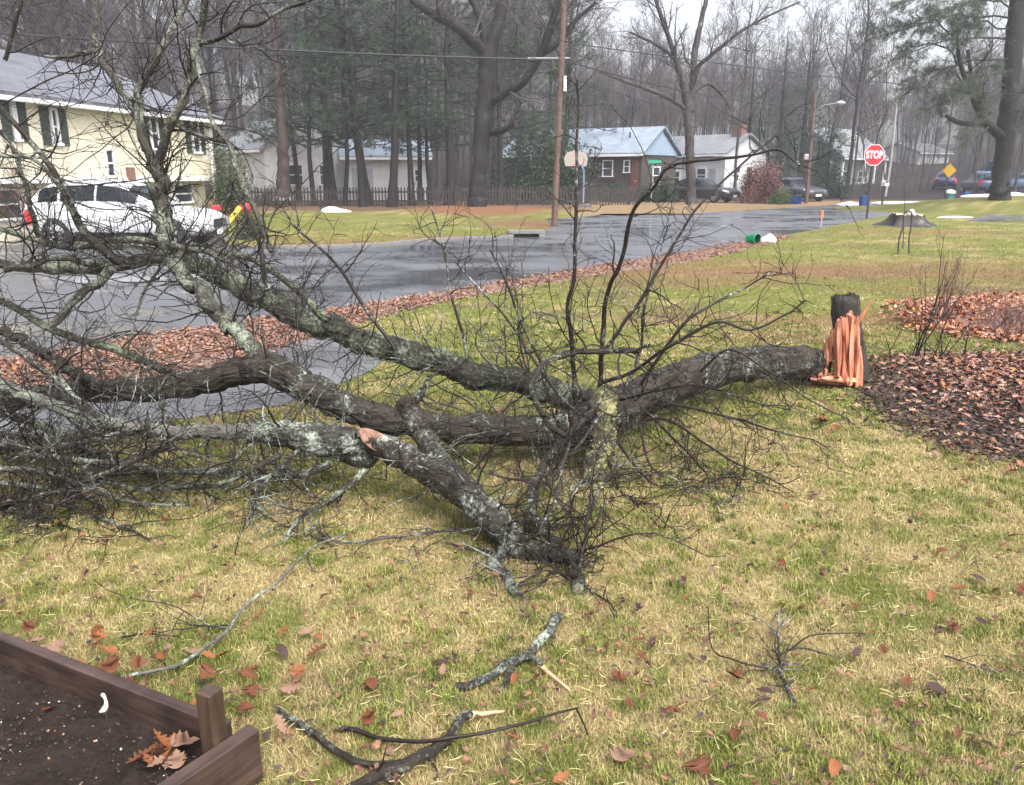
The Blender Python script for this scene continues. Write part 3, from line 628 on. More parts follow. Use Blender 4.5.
# curved dark boughs reaching down to the grass
side([(610, 388, 4.6), (598, 404, 4.5), (583, 419, 4.35), (566, 436, 4.15), (552, 452, 3.98), (541, 470, 3.82), (533, 490, 3.65), (533, 512, 3.5), (543, 532, 3.4), (562, 546, 3.32), (574, 566, 3.18)], 5, 6, m='bark_limb', n=(30, 80, 60), trop=(0, 0, -.02))
side([(640, 350, 4.5), (620, 351, 4.45), (594, 351, 4.4), (568, 353, 4.35), (546, 362, 4.3), (534, 384, 4.2), (538, 408, 4.15), (548, 424, 4.1), (566, 436, 4.1)], 4, 4.5, m='bark_limb', n=(18, 50, 40))
side([(524, 552, 3.26), (545, 552, 3.24), (562, 556, 3.2), (576, 565, 3.15), (579, 600, 2.96)], 15, 10, m='bark_moss', n=(30, 80, 60), L1=(.15, .5))
side([(505, 545, 3.32), (496, 562, 3.2), (503, 578, 3.08), (512, 592, 2.98), (518, 606, 2.9)], 10, 8, m='bark_lichen', n=(8, 20, 0), L1=(.1, .35), tm='twig_lichen')
side([(445, 543, 3.36), (470, 549, 3.32), (495, 551, 3.3), (518, 548, 3.28)], 2, 4, m='bark_limb', n=(4, 8, 0), L1=(.1, .3))
side([(532, 552, 3.3), (545, 520, 3.4), (555, 500, 3.5), (562, 470, 3.65), (570, 440, 3.8), (566, 415, 3.9)], 4, 2, m='twig_lichen', n=(25, 60, 40))
side([(578, 575, 3.1), (584, 540, 3.2), (590, 515, 3.35), (600, 490, 3.5), (618, 462, 3.7)], 4, 2, m='twig_dark', n=(30, 80, 50))
# upright shoots from the fork
side([(580, 418, 4.6), (576, 380, 4.6), (572, 345, 4.6), (568, 310, 4.6), (574, 275, 4.6), (576, 235, 4.62), (577, 190, 4.65), (576, 145, 4.7), (579, 105, 4.7), (577, 80, 4.7)], 3.8, 1.4, m='twig_dark', n=(24, 50, 30), L1=(.2, .6), trop=(0, 0, .06))
side([(596, 400, 4.65), (602, 355, 4.6), (604, 316, 4.6), (610, 285, 4.55), (622, 258, 4.5), (633, 212, 4.45), (650, 190, 4.4), (668, 169, 4.35), (690, 162, 4.3), (720, 158, 4.25), (752, 155, 4.2), (778, 150, 4.15), (800, 165, 4.1)], 3.9, 1.2, m='twig_dark', n=(22, 50, 30), L1=(.2, .7))
side([(602, 355, 4.6), (620, 330, 4.62), (640, 300, 4.65), (660, 268, 4.7), (676, 240, 4.72), (700, 205, 4.75), (740, 165, 4.8), (776, 135, 4.85)], 3, 1.2, m='twig_dark', n=(16, 40, 20), L1=(.2, .6))
side([(560, 353, 4.5), (590, 351, 4.5), (629, 352, 4.45), (650, 345, 4.4)], 3, 2, m='twig_lichen', n=(8, 20, 10))
side([(600, 382, 4.6), (629, 374, 4.5), (660, 352, 4.4), (694, 332, 4.35), (720, 322, 4.3), (752, 330, 4.3), (790, 312, 4.3), (806, 300, 4.3)], 3, 1.1, m='twig_dark', n=(22, 55, 30), L1=(.2, .7))
side([(640, 385, 4.7), (668, 345, 4.7), (690, 318, 4.7), (720, 300, 4.75), (745, 288, 4.8), (772, 272, 4.8)], 2.8, 1, m='twig_dark', n=(16, 40, 20))
side([(625, 392, 4.7), (640, 350, 4.8), (645, 310, 4.85), (655, 270, 4.9), (668, 225, 4.95)], 3, 1, m='twig_lichen', n=(14, 30, 20))
side([(552, 400, 4.9), (540, 360, 4.95), (520, 320, 5.0), (505, 280, 5.0), (490, 250, 5.0)], 2.5, 1, m='twig_dark', n=(12, 30, 20))
side([(470, 372, 5.0), (462, 330, 5.0), (450, 290, 5.0), (445, 250, 5.05), (430, 205, 5.1)], 2.5, 1, m='twig_lichen', n=(12, 30, 20))
side([(585, 420, 4.4), (560, 395, 4.4), (530, 355, 4.4), (515, 330, 4.4), (490, 300, 4.4), (455, 262, 4.4)], 2.6, 1, m='twig_lichen', n=(14, 36, 24))
side([(600, 415, 4.3), (575, 450, 4.2), (545, 475, 4.1), (520, 480, 4.05), (480, 470, 4.0), (440, 440, 4.0)], 3, 1.2, m='twig_lichen', n=(18, 40, 30))
# drooping whips on the right of the fork
for (pts, a) in (([(640, 420, 4.6), (668, 420, 4.5), (700, 440, 4.35), (730, 460, 4.2), (760, 474, 4.1), (790, 490, 4.0)], 2.6),
                 ([(660, 400, 4.9), (700, 410, 4.8), (740, 420, 4.7), (780, 432, 4.6), (815, 440, 4.55)], 2.4),
                 ([(610, 430, 4.5), (640, 470, 4.2), (670, 500, 4.05), (700, 520, 3.9), (740, 530, 3.8)], 2.6),
                 ([(600, 440, 4.4), (620, 490, 4.05), (640, 530, 3.8), (665, 560, 3.5)], 2.4),
                 ([(650, 415, 4.7), (690, 455, 4.4), (720, 490, 4.2), (740, 505, 4.1)], 2.2),
                 ([(700, 372, 5.3), (730, 350, 5.2), (770, 372, 5.1), (810, 400, 5.0), (850, 420, 4.9)], 2.0),
                 ([(620, 400, 4.6), (660, 390, 4.4), (700, 385, 4.3), (745, 400, 4.2), (790, 410, 4.2)], 2.2),
                 ([(640, 425, 4.5), (650, 465, 4.3), (672, 480, 4.2), (700, 485, 4.15)], 2.2)):
    side(pts, a, .9, m='twig_dark', n=(18, 50, 30), L1=(.2, .6), trop=(0, 0, -.05))
# low branches and broken brush at the left, under and before the limbs
for (pts, a, b, m_, n_) in (
    ([(365, 470, 3.9), (345, 490, 3.8), (322, 505, 3.72), (300, 520, 3.6), (285, 540, 3.45)], 5, 3, 'bark_lichen', (14, 40, 30)),
    ([(480, 530, 3.4), (440, 530, 3.45), (395, 537, 3.4), (350, 543, 3.36), (316, 536, 3.4)], 2.4, 2.4, 'bark_pale', (10, 20, 10)),
    ([(345, 533, 3.33), (318, 545, 3.22), (300, 558, 3.12), (272, 586, 2.9), (247, 603, 2.76), (228, 628, 2.6), (205, 648, 2.48), (180, 664, 2.39), (140, 674, 2.33), (122, 676, 2.31)], 1.8, 3.6, 'bark_grey', (6, 10, 0)),
    ([(0, 508, 3.7), (60, 490, 3.75), (130, 462, 3.8), (170, 445, 3.85)], 4.5, 3.5, 'bark_limb', (24, 70, 50)),
    ([(20, 470, 3.9), (90, 480, 3.85), (160, 490, 3.8), (230, 480, 3.8), (280, 455, 3.9)], 4, 5, 'bark_moss', (26, 80, 60)),
    ([(300, 445, 4.0), (270, 478, 3.9), (255, 500, 3.75), (250, 530, 3.55)], 4, 2.5, 'bark_lichen', (16, 40, 30)),
    ([(330, 460, 4.0), (300, 475, 4.0), (268, 480, 4.0), (225, 470, 4.0), (170, 470, 4.0), (100, 462, 4.0), (20, 455, 4.0)], 6, 4, 'bark_lichen', (34, 100, 80)),
    ([(-40, 520, 3.6), (20, 500, 3.7), (60, 505, 3.7), (110, 520, 3.6), (150, 540, 3.4)], 4, 2, 'bark_limb', (24, 70, 50)),
    ([(-60, 440, 4.2), (0, 446, 4.15), (50, 450, 4.1), (100, 440, 4.1), (150, 425, 4.15)], 6, 4, 'bark_limb', (30, 90, 70)),
    ([(-60, 480, 3.8), (0, 470, 3.85), (50, 474, 3.85), (120, 500, 3.7), (190, 505, 3.65)], 5, 2, 'bark_pale', (28, 80, 60)),
    ([(-40, 400, 4.5), (20, 420, 4.45), (90, 450, 4.3), (160, 475, 4.1)], 7, 4, 'bark_moss', (28, 80, 60)),
    ([(-90, 462, 4.1), (-20, 478, 4.0), (50, 490, 3.9), (110, 505, 3.72)], 5, 3, 'bark_limb', (44, 130, 110)),
    ([(-90, 500, 3.8), (-30, 506, 3.75), (30, 516, 3.65), (80, 530, 3.52)], 4, 2, 'bark_moss', (40, 120, 100)),
    ([(-70, 425, 4.3), (0, 434, 4.3), (70, 446, 4.2), (130, 470, 4.05)], 4, 3, 'bark_limb', (36, 110, 90)),
    ([(0, 300, 5.0), (50, 330, 5), (110, 350, 5), (170, 372, 4.9)], 5, 6, 'bark_moss', (24, 70, 50)),
    ([(-30, 220, 5.2), (20, 235, 5.2), (70, 245, 5.15), (120, 240, 5.1), (160, 244, 5.0)], 3, 5, 'bark_moss', (26, 80, 60)),
    ([(215, 250, 5.4), (255, 262, 5.4), (300, 292, 5.4), (330, 320, 5.3)], 3, 5, 'bark_moss', (22, 70, 60)),
    ([(395, 350, 5.1), (360, 300, 5.2), (335, 262, 5.2), (300, 232, 5.2), (280, 205, 5.2)], 3, 1.2, 'twig_dark', (18, 40, 30))):
    side(pts, a, b, m=m_, n=tuple(int(k*1.15) for k in n_), L1=(.2, .7), tm='twig_lichen' if 'lichen' in m_ or 'pale' in m_ else 'twig_dark', trop=(0, 0, .0))
# ------------------------------------------------------------------ the broken stump
sx = P(850, 384, 6.45)
ST = empty('broken_stump', (sx[0], sx[1], 0), 'snapped black barked stump with torn orange heartwood facing the lawn', 'tree stump')
top = P(846, 296, 6.5); base = P(851, 388, 6.45); base[2] = -.03
hs_ = np.linspace(0, 1, 15); mb = MB(); A = np.linspace(0, 2*np.pi, 34, endpoint=False); R = []
r4 = np.random.default_rng(44)
for h in hs_:
    c = base*(1-h)+top*h; c[0] += .012*np.sin(h*6)
    rad = (.108+.045*(1-h)**3)*(1+.05*r4.normal(size=34)); z = c[2]+(.010*r4.normal(size=34)+.02*np.sin(A*2) if h == 1 else 0)
    R.append(np.column_stack([c[0]+rad*np.cos(A), c[1]+rad*np.sin(A)*.95, np.broadcast_to(z, 34)]))
n = 34; V = np.vstack(R+[(top-np.array([0, 0, .05]))[None]]); K = len(hs_)
mb.add(V, [(k*n+j, k*n+(j+1) % n, (k+1)*n+(j+1) % n, (k+1)*n+j) for k in range(K-1) for j in range(n)], [((K-1)*n+j, (K-1)*n+(j+1) % n, K*n) for j in range(n)],
       uv=np.column_stack([np.tile(np.abs(A-np.pi)*.12, K), np.repeat(hs_*.75, n)]).tolist()+[[0, 0]])
bk = mb.build('bark_shell', M['stump_bark'], ST, smooth=True)
m, nt, bs = nm('torn heartwood'); a = nt.nodes.new('ShaderNodeAttribute'); a.attribute_name = 'col'
f = noise(nt, coord(nt, 'Object', (60, 60, 5)), 1, 5, .7)
nt.links.new(mix(nt, 1.0, a.outputs[0], ramp(nt, f, [(.3, (.55, .5, .45)), (.6, (1.15, 1.1, 1.1))]), 'MULTIPLY'), bs.inputs['Base Color']); bs.inputs['Roughness'].default_value = .55
bump(nt, bs, f, .5, .01); M['torn'] = m
def splinter(mb, a, b, w, th, col, side=np.array([1., 0, 0]), tip=.15):
    """one torn strip of wood from a (foot) to b (point)"""
    a = np.asarray(a); b = np.asarray(b); d = b-a; s = side*w*.5; nn = unit(np.cross(d, side))*th*.5
    V = []
    ph_ = r4.normal(size=2)*.012
    for t, k in ((0, 1), (.35, 1.15), (.7, .9), (.92, .55), (1, tip)):
        c = a+d*t+np.array([r4.normal()*.003+ph_[0]*math.sin(t*3.1), r4.normal()*.003+ph_[1]*math.sin(t*3.1), 0])
        V += [c-s*k-nn*k, c+s*k-nn*k, c+s*k+nn*k, c-s*k+nn*k]
    q = [(k*4+j, k*4+(j+1) % 4, (k+1)*4+(j+1) % 4, (k+1)*4+j) for k in range(4) for j in range(4)]+[(0, 3, 2, 1), (16, 17, 18, 19)]
    mb.add(V, q, col=col)
mb = MB()
WC = np.array([[.40, .135, .068], [.46, .185, .105], [.34, .105, .05], [.50, .25, .15], [.22, .07, .035]])
tops = [(815, 372), (818, 362), (822, 356), (826, 335), (830, 334), (833, 333), (836, 322), (841, 317), (847, 313), (852, 313), (855, 322), (858, 330), (860, 345)]
tx_, ty_ = np.array(tops).T
# one ragged sheet of torn fibres leaning back against the stump, open in a hollow low down
nu, nv = 120, 26; UX = np.linspace(813.5, 861, nu); topj = np.interp(UX, tx_, ty_)
jg = np.repeat(r4.normal(size=40), 3)*2.2+r4.normal(size=nu)*1.1; topj = topj+np.abs(jg)*np.where(UX < 834, 1.7, 1.0); botj = 376+10*sm((UX-832)/22)+r4.normal(size=nu)*.7
rip = np.repeat(r4.normal(size=30), 4); rip = np.convolve(np.pad(rip, 2, 'edge'), np.ones(5)/5, 'valid'); fine = r4.normal(size=nu)
Vg = np.zeros((nv, nu, 3)); Cg = np.zeros((nv, nu, 3)); tint = WC[np.repeat(r4.integers(0, 5, 24), 5)]*.55+WC[r4.integers(0, 5, nu)]*.45
for iv in range(nv):
    t = iv/(nv-1)
    for iu in range(nu):
        u = iu/(nu-1); py = botj[iu]*(1-t)+topj[iu]*t; px = UX[iu]+2.2*t*(1-u)-1.5*(1-t)*(1-u)+1.2*math.sin(t*5+rip[iu]*2)*(.4+.6*t)
        dd = 6.14+.10*t+.05*abs(u-.55)*2+rip[iu]*.030*(1-.3*t)+fine[iu]*.006+.012*math.sin(t*9+iu*.21)
        Vg[iv, iu] = P(px, py, dd); Cg[iv, iu] = tint[iu]*(.85+.3*fbm(np.array([u*30]), np.array([t*3]), 1.0, 5)[0])
faces = [(iv*nu+iu, iv*nu+iu+1, (iv+1)*nu+iu+1, (iv+1)*nu+iu) for iv in range(nv-1) for iu in range(nu-1)
         if not (((iu-42-3*math.sin(iv*.9))/9.0)**2+((iv-5-.4*math.sin(iu))/4.6)**2 < 1)]
mb.add(Vg.reshape(-1, 3), faces, col=Cg.reshape(-1, 3))
for k in range(14):                         # loose slivers standing off its edges
    px = r4.uniform(815, 860); u = (px-816)/44; ty = np.interp(px, tx_, ty_)+r4.uniform(-4, 10); by = min(ty+r4.uniform(12, 30), 374+8*max(0, u))
    splinter(mb, P(px-1.5*(1-u), by, 6.26), P(px+2+r4.normal()*2, ty-3, 6.30+.05*r4.random()), r4.uniform(.004, .012), r4.uniform(.004, .010), WC[r4.integers(0, 5)]*r4.uniform(.7, 1.0), tip=.08)
for k in range(16):                         # flat hinge strip torn along the base
    y = 377.5+k*.42; splinter(mb, P(857-r4.uniform(0, 4), y+3.5, 6.15+.01*k), P(811+r4.uniform(0, 12), y, 6.12+.01*k), .02, .012, WC[r4.integers(0, 5)], side=np.array([0, .5, .85]), tip=.3)
hw_ = mb.build('torn_heartwood', M['torn'], ST); so_ = hw_.modifiers.new('thickness', 'SOLIDIFY'); so_.thickness = .012; so_.offset = 1
mb = MB(); splinter(mb, P(847, 339, 6.25), P(871, 300, 6.2), .026, .02, np.array([.45, .20, .10]), tip=.4); splinter(mb, P(851, 352, 6.24), P(858, 316, 6.22), .022, .02, np.array([.42, .17, .085]), tip=.3)
mb.build('splinter', M['torn'], ST)

# ------------------------------------------------------------------ loose branches on the grass
def loose(name, label, main, r0, r1, m, sides_=(), twigs=(0, 0), cat='branch', group=None, seed=1, tips=()):
    """main and side lines as pixels on the ground, with a height above it"""
    def W(l): return np.array([G(x, y, z) for x, y, z in l])
    w = W(main); root = empty(name, (w[len(w)//2][0], w[len(w)//2][1], 0), label, cat, group)
    def one(w, a, b, nm_, par, mm):
        c = catmull(w, 7); rad = np.linspace(a, b, len(c)); c[:, 2] = np.maximum(c[:, 2], rad*.75); jn = r3.normal(size=(len(c), 3))
        for _ in range(3): jn[1:-1] = (jn[:-2]+jn[1:-1]+jn[2:])/2.6
        c[1:-1] += jn[1:-1]*rad[1:-1, None]*.4
        return MB().tubes(c, rad, 14 if a > .006 else 6, cap=True, bump=.06, seed=seed).build(nm_, M[mm], par, smooth=True), c, rad
    o, c, rad = one(w, r0, r1, 'stem', root, m)
    for l, a, b, mm in sides_: one(W(l), a, b, 'side_branch', root, mm)
    for l, a, b in tips: one(W(l), a, b, 'torn_end', root, 'torn_end')
    if twigs[0]:
        p, q = resample(c, rad); r = np.random.default_rng(seed)
        x, xr = branch_level(p, q, twigs[0], (.06, .22), (30, 80), r, K=5, rmin=.0016); x = ground_clamp(x, r); mb = MB().tubes(x, xr, 4)
        if twigs[1]: y, yr = branch_level(x, xr, twigs[1], (.03, .10), (30, 80), r, K=3, rmin=.0014); y = ground_clamp(y, r); mb.tubes(y, yr, 3)
        t = mb.build('twigs', M[m if m.startswith('twig') else 'twig_dark'], root, smooth=True); t['kind'] = 'stuff'
    return root
loose('broken_branch', 'short thick broken branch crusted with pale green lichen on the grass below the fork', [(457, 686, .02), (480, 681, .03), (500, 668, .035), (518, 661, .03), (536, 645, .03), (548, 632, .03), (558, 616, .03)], .013, .018, 'bark_lichen',
      [([(520, 659, .03), (530, 658, .035), (540, 666, .03)], .013, .011, 'bark_lichen'), ([(512, 664, .03), (508, 676, .02), (499, 691, .01)], .012, .006, 'bark_limb')], tips=[([(538, 664, .03), (550, 674, .022), (571, 692, .01)], .009, .004)], seed=3)
loose('broken_branch', 'dark curved broken branch with lichen flecks nearest the camera on the lawn', [(335, 795, .02), (372, 780, .03), (405, 765, .035), (430, 752, .035), (448, 738, .035), (460, 722, .035), (470, 716, .03)], .019, .013, 'bark_limb',
      [([(398, 765, .035), (365, 762, .03), (345, 756, .03), (325, 742, .03), (305, 726, .03), (288, 718, .03), (279, 711, .03)], .009, .012, 'bark_limb')], tips=[([(468, 717, .03), (485, 713, .025), (504, 711, .015)], .011, .004)], twigs=(5, 0), seed=5)
loose('broken_branch', 'long thin straight stick lying across the dark curved branch on the lawn', [(340, 731, .02), (350, 729, .025), (385, 740, .03), (440, 740, .06), (500, 729, .06), (540, 718, .05), (578, 708, .04)], .008, .0035, 'twig_dark', [([(576, 708, .04), (582, 720, .03), (588, 735, .02)], .0035, .0025, 'twig_dark')], seed=6)
loose('broken_branch', 'small forked twiggy branch lying alone on the lawn right of the fork', [(797, 708, .015), (788, 690, .02), (781, 672, .03), (779, 652, .05), (778, 628, .06), (779, 612, .05)], .007, .0035, 'twig_lichen',
      [([(780, 670, .03), (760, 667, .04), (735, 660, .05), (712, 648, .05), (708, 606, .08)], .004, .002, 'twig_dark'), ([(780, 655, .04), (800, 648, .05), (830, 655, .05), (855, 662, .03)], .004, .002, 'twig_lichen'), ([(790, 650, .05), (812, 635, .06), (850, 633, .05), (866, 634, .04)], .0035, .002, 'twig_dark'), ([(779, 640, .05), (765, 622, .06), (742, 612, .05)], .0035, .002, 'twig_lichen')], twigs=(26, 30), seed=8)
loose('fallen_stick', 'thin dark twig lying on the grass beyond the raised bed', [(122, 637, .02), (150, 634, .025), (180, 637, .015)], .004, .002, 'twig_dark', twigs=(6, 4), seed=9, cat='stick')
loose('fallen_stick', 'short thin twig on the right side of the lawn near the edge of the photo', [(945, 656, .015), (970, 664, .02), (995, 672, .015)], .0035, .002, 'twig_lichen', twigs=(8, 4), seed=11, cat='stick')
loose('fallen_stick', 'flat split piece of bark on the mulch edge beside the broken stump', [(866, 394, .03), (885, 398, .03), (912, 392, .03), (925, 399, .03)], .012, .006, 'bark_limb', seed=12, cat='stick')

# ------------------------------------------------------------------ raised garden bed
def wood(name, lo, hi, sc=(3, 40, 40), rough=.45):
    m, nt, bs = nm(name); v = coord(nt, 'Object', sc); f = noise(nt, v, 1.0, 6, .65); f2 = noise(nt, coord(nt), 7, 4)
    c = ramp(nt, f, [(.3, lo), (.7, hi)]); c = mix(nt, ramp(nt, f2, [(.45, (0, 0, 0)), (.7, (.7, .7, .7))]), c, tuple(x*.45 for x in lo))
    nt.links.new(c, bs.inputs['Base Color']); bs.inputs['Roughness'].default_value = rough; bump(nt, bs, f, .5, .006); return m
M['plank'] = wood('wet brown plank', (.030, .018, .014), (.085, .052, .042))
M['post'] = wood('wet post', (.028, .018, .012), (.085, .055, .036), (30, 30, 3))
BED = empty('raised_bed', (BC[0], BC[1], 0), 'brown timber raised garden bed with a corner post, full of dark soil', 'garden bed')
angA = math.atan2(BA[1], BA[0]); angB = math.atan2(BB[1], BB[0])
def plank(p0, dr, ang, L, h, th, name):
    c = p0+dr*L/2
    o = MB().box((0, 0, 0), (L, th, h)).build(name, M['plank'], BED, bevel=.004, world=False)
    o.location = (c[0]-BC[0], c[1]-BC[1], h/2-.02); o.rotation_euler = (0, 0, ang); return o
plank(BC+BA*.03, BA, angA, 3.0, .20, .036, 'board'); plank(BC+np.array([.02, -.03])-BB*.05, BB, angB, 1.6, .19, .045, 'board')
po = MB().box((0, 0, 0), (.052, .052, .37), taper=.97).build('post', M['post'], BED, bevel=.004, world=False)
pp = BC+BA*.065+BB*.075+np.array([.055, .0]); po.location = (pp[0]-BC[0], pp[1]-BC[1], .135); po.rotation_euler = (0, 0, angA)
mm_, nt, bs = nm('potting soil'); f = noise(nt, coord(nt), 55, 6, .75); f2 = noise(nt, coord(nt), 9, 3)
nt.links.new(mix(nt, .5, ramp(nt, f, [(.3, (.014, .009, .007)), (.7, (.085, .057, .044))]), ramp(nt, f2, [(.3, (.014, .011, .010)), (.7, (.055, .042, .036))])), bs.inputs['Base Color']); bs.inputs['Roughness'].default_value = .9; bs.inputs['Specular IOR Level'].default_value = .12; bump(nt, bs, f, 1.0, .03); M['soil'] = mm_
uu = np.linspace(.02, 2.6, 340); vv = np.linspace(.02, 1.5, 200)
X = BC[0]+BA[0]*uu[:, None]+BB[0]*vv; Y = BC[1]+BA[1]*uu[:, None]+BB[1]*vv
Zs = .085+.05*(fbm(X, Y, .25, 4)-.5)+.035*(fbm(X, Y, .06, 8)-.5)+.024*(fbm(X, Y, .03, 18)-.5)
tag(MB().grid(np.stack([X, Y, Zs], -1)).build('bed_soil', M['soil'], smooth=True), 'dark crumbly soil filling the raised garden bed', 'soil', kind='stuff')
q = np.array([BC+BA*a+BB*b for a, b in zip(rng.uniform(.05, 2.0, 3200), rng.uniform(.05, 1.2, 3200))])
mb = MB(); n = 3200; kk = rng.random(n)
ico = np.array([(1, 0, 0), (0, 1, .1), (-1, .1, 0), (.1, -1, -.1), (0, 0, .8), (0, 0, -.8)])
sz = np.where(kk < .06, rng.uniform(.0015, .004, n), rng.uniform(.0015, .007, n))
V = ico[None]*sz[:, None, None]*rng.uniform(.4, 1.4, (n, 6, 3))+np.column_stack([q, .088+.05*(fbm(q[:, 0], q[:, 1], .25, 4)-.5)])[:, None]
mb.add(V, t=np.array([[0, 1, 4], [1, 2, 4], [2, 3, 4], [3, 0, 4], [1, 0, 5], [2, 1, 5], [3, 2, 5], [0, 3, 5]])[None]+(np.arange(n)*6)[:, None, None], col=np.repeat(np.where(kk[:, None] < .06, [[.7, .68, .64]], np.where(kk[:, None] < .14, [[.25, .15, .1]], [[.05, .038, .032]])), 6, axis=0))
tag(mb.build('soil_crumbs', M['leaf']), 'crumbs, perlite grains and twig bits on the bed soil', 'soil crumbs', kind='stuff')
# little white bird shaped garden pick
gp = G(107, 722, .10); GPK = empty('garden_pick', (gp[0], gp[1], .08), 'small white swan necked pick standing in the raised bed soil', 'garden pick')
M['white_plastic'] = simple('white plastic', (.78, .72, .62), .5, .08, 8, .05)
M['dark_stick'] = simple('dark stick', (.04, .03, .025), .7, .2, 20, .1)
z0 = .135
pts = np.array([(-.012, 0, z0), (-.004, 0, z0+.004), (.003, 0, z0+.016), (.004, 0, z0+.032), (.001, 0, z0+.044), (-.004, 0, z0+.046)])+np.array([gp[0], gp[1], 0])
pts[:, 0] = gp[0]+(pts[:, 0]-gp[0])*1.4; pts[:, 2] = z0+(pts[:, 2]-z0)*1.25
c = catmull(pts, 5); MB().tubes(c, np.interp(np.linspace(0, 1, len(c)), [0, .25, .6, .9, 1], [.003, .009, .004, .006, .001]), 8, cap=True).build('swan_figure', M['white_plastic'], GPK, smooth=True)
MB().tubes(np.array([[gp[0], gp[1], .07], [gp[0]+.001, gp[1], z0+.004]]), np.array([.002, .002]), 6).build('stake', M['dark_stick'], GPK)

# ------------------------------------------------------------------ single fallen leaves on the lawn
LM = []
for j, (cc, lab) in enumerate((((.115, .042, .020), 'russet brown fallen leaf lying on the lawn'), ((.21, .125, .085), 'pale pinkish tan fallen leaf lying on the lawn'), ((.05, .03, .026), 'dark blackish brown curled leaf lying on the lawn'), ((.20, .075, .030), 'bright orange brown fallen leaf lying on the lawn'))):
    mt = simple('leaf '+lab.split(' fallen')[0].split(' curled')[0], cc, .5, .45, 35, .3, 0, .18)
    for s in range(3):
        mb = MB(); rr = np.random.default_rng(j*10+s+50)
        k0 = SHAPES; pts, qd = SHAPES[s if j != 2 else (2 if s else 0)]
        x, y = pts.T; z = np.abs(y)*.3*(1 if s != 1 else .1)+x**2*(.35-.4*s)+y**2*.8+rr.normal(size=len(x))*.015; z = z-z.min()
        mb.add(np.column_stack([x, y, z]), qd); me = mb.mesh('fallen_leaf', smooth=True); me.materials.append(mt); LM.append((me, lab, j))
rl = np.random.default_rng(77); placed = 0
def put_leaf(x, y, z, s, k=None):
    k = rl.choice(12, p=np.repeat([.45, .17, .25, .13], 3)/3) if k is None else k
    me, lab, j = LM[k]; o = bpy.data.objects.new('fallen_leaf', me); COL.objects.link(o); o.location = (x, y, z); o.scale = (s, s, s)
    o.rotation_euler = (rl.normal()*.25, rl.normal()*.25, rl.uniform(0, 6.28)); return tag(o, lab, 'leaf', ('russet', 'pale tan', 'dark', 'orange')[j]+' leaves scattered on the lawn')
for (px, py, s, j) in ((640, 617, .075, 1), (780, 571, .07, 0), (470, 601, .08, 0), (733, 685, .08, 0), (737, 745, .085, 0), (735, 684, .06, 0), (930, 605, .07, 3), (977, 585, .07, 2), (935, 697, .09, 2), (640, 664, .06, 0), (832, 778, .07, 3), (855, 660, .06, 2), (690, 665, .05, 2), (318, 660, .08, 0), (440, 671, .06, 2), (980, 752, .09, 2), (905, 690, .07, 0), (628, 712, .06, 0), (818, 425, .12, 3), (835, 432, .09, 3), (932, 460, .10, 1), (370, 694, .08, 0), (283, 660, .07, 2), (250, 680, .08, 0), (252, 700, .07, 0), (700, 778, .1, 0), (625, 765, .09, 1), (665, 640, .05, 1)):
    g = G(px, py); put_leaf(g[0], g[1], .032, s, j*3+int(rl.integers(3)))
while placed < 235:
    d = 1.6*math.pow(16/1.6, rl.random()**.8); x = rl.uniform(-1, 1)*(.66*d+.2)
    if any(inpoly(np.array([x]), np.array([d]), p)[0] for p in (ROAD, STRIP, DRIVE, MULCH, PILE, BEDPOLY)): continue
    put_leaf(x, d, .026+.012*rl.random(), rl.uniform(.03, .07)*(1 if d < 5 else 1.25)); placed += 1
# crumbs of leaf and twig lost in the grass
n = 5200; d_ = 1.5*np.power(14/1.5, rl.random(n)); x_ = rl.uniform(-1, 1, n)*(.68*d_+.3); ok = ~inpoly(x_, d_, BEDPOLY)
for p in (ROAD, STRIP, DRIVE, MULCH, PILE): ok &= ~inpoly(x_, d_, p)
x_, d_ = x_[ok], d_[ok]; n = len(x_); mb = MB()
leaves(mb, np.column_stack([x_, d_, .022+.014*rl.random(n)]), rl.uniform(.010, .034, n), np.array([[.12, .055, .035], [.20, .10, .06], [.055, .035, .03], [.16, .095, .06]])[rl.integers(0, 4, n)]*rl.uniform(.7, 1.2, (n, 1)), rl, .3, .8)
tag(mb.build('lawn_litter', M['leaf']), 'crumbs of brown leaf and bark lost in the lawn grass', 'leaf litter', kind='stuff')
# leaves drifted against the bed boards
bedlab = [('curled oak leaf caught against the outer side of the bed board', 'leaves drifted along the bed board'), ('brown leaf lying on the soil inside the raised bed', 'leaves lying on the bed soil')]
def bed_leaf(p, z, s, k, w):
    o = put_leaf(p[0], p[1], z, s, k); o['label'] = bedlab[w][0]; o['group'] = bedlab[w][1]; o.rotation_euler[0] += rl.normal()*.4
for k in range(30):
    t = rl.uniform(.0, 1.3); p = BC+BA*t-np.array([BA[1], -BA[0]])*(-1)*rl.uniform(.03, .15)
    p = BC+BA*t+np.array([.40, .868])*rl.uniform(.10, .40); bed_leaf(p, .03+.06*rl.random(), rl.uniform(.05, .085), int(rl.choice([0, 1, 3, 4, 9])), 0)
for k in range(14):
    p = BC+BA*rl.uniform(.07, .20)+BB*rl.uniform(.05, .17); bed_leaf(p, .095+.03*rl.random(), rl.uniform(.05, .09), int(rl.choice([0, 3, 4, 6, 9])), 1)
for a, b in ((.75, .25), (.55, .55), (.9, .6), (.3, .62), (.62, .12), (1.1, .35)):
    p = BC+BA*a+BB*b; bed_leaf(p, .1, rl.uniform(.04, .07), int(rl.choice([0, 3, 6])), 1)

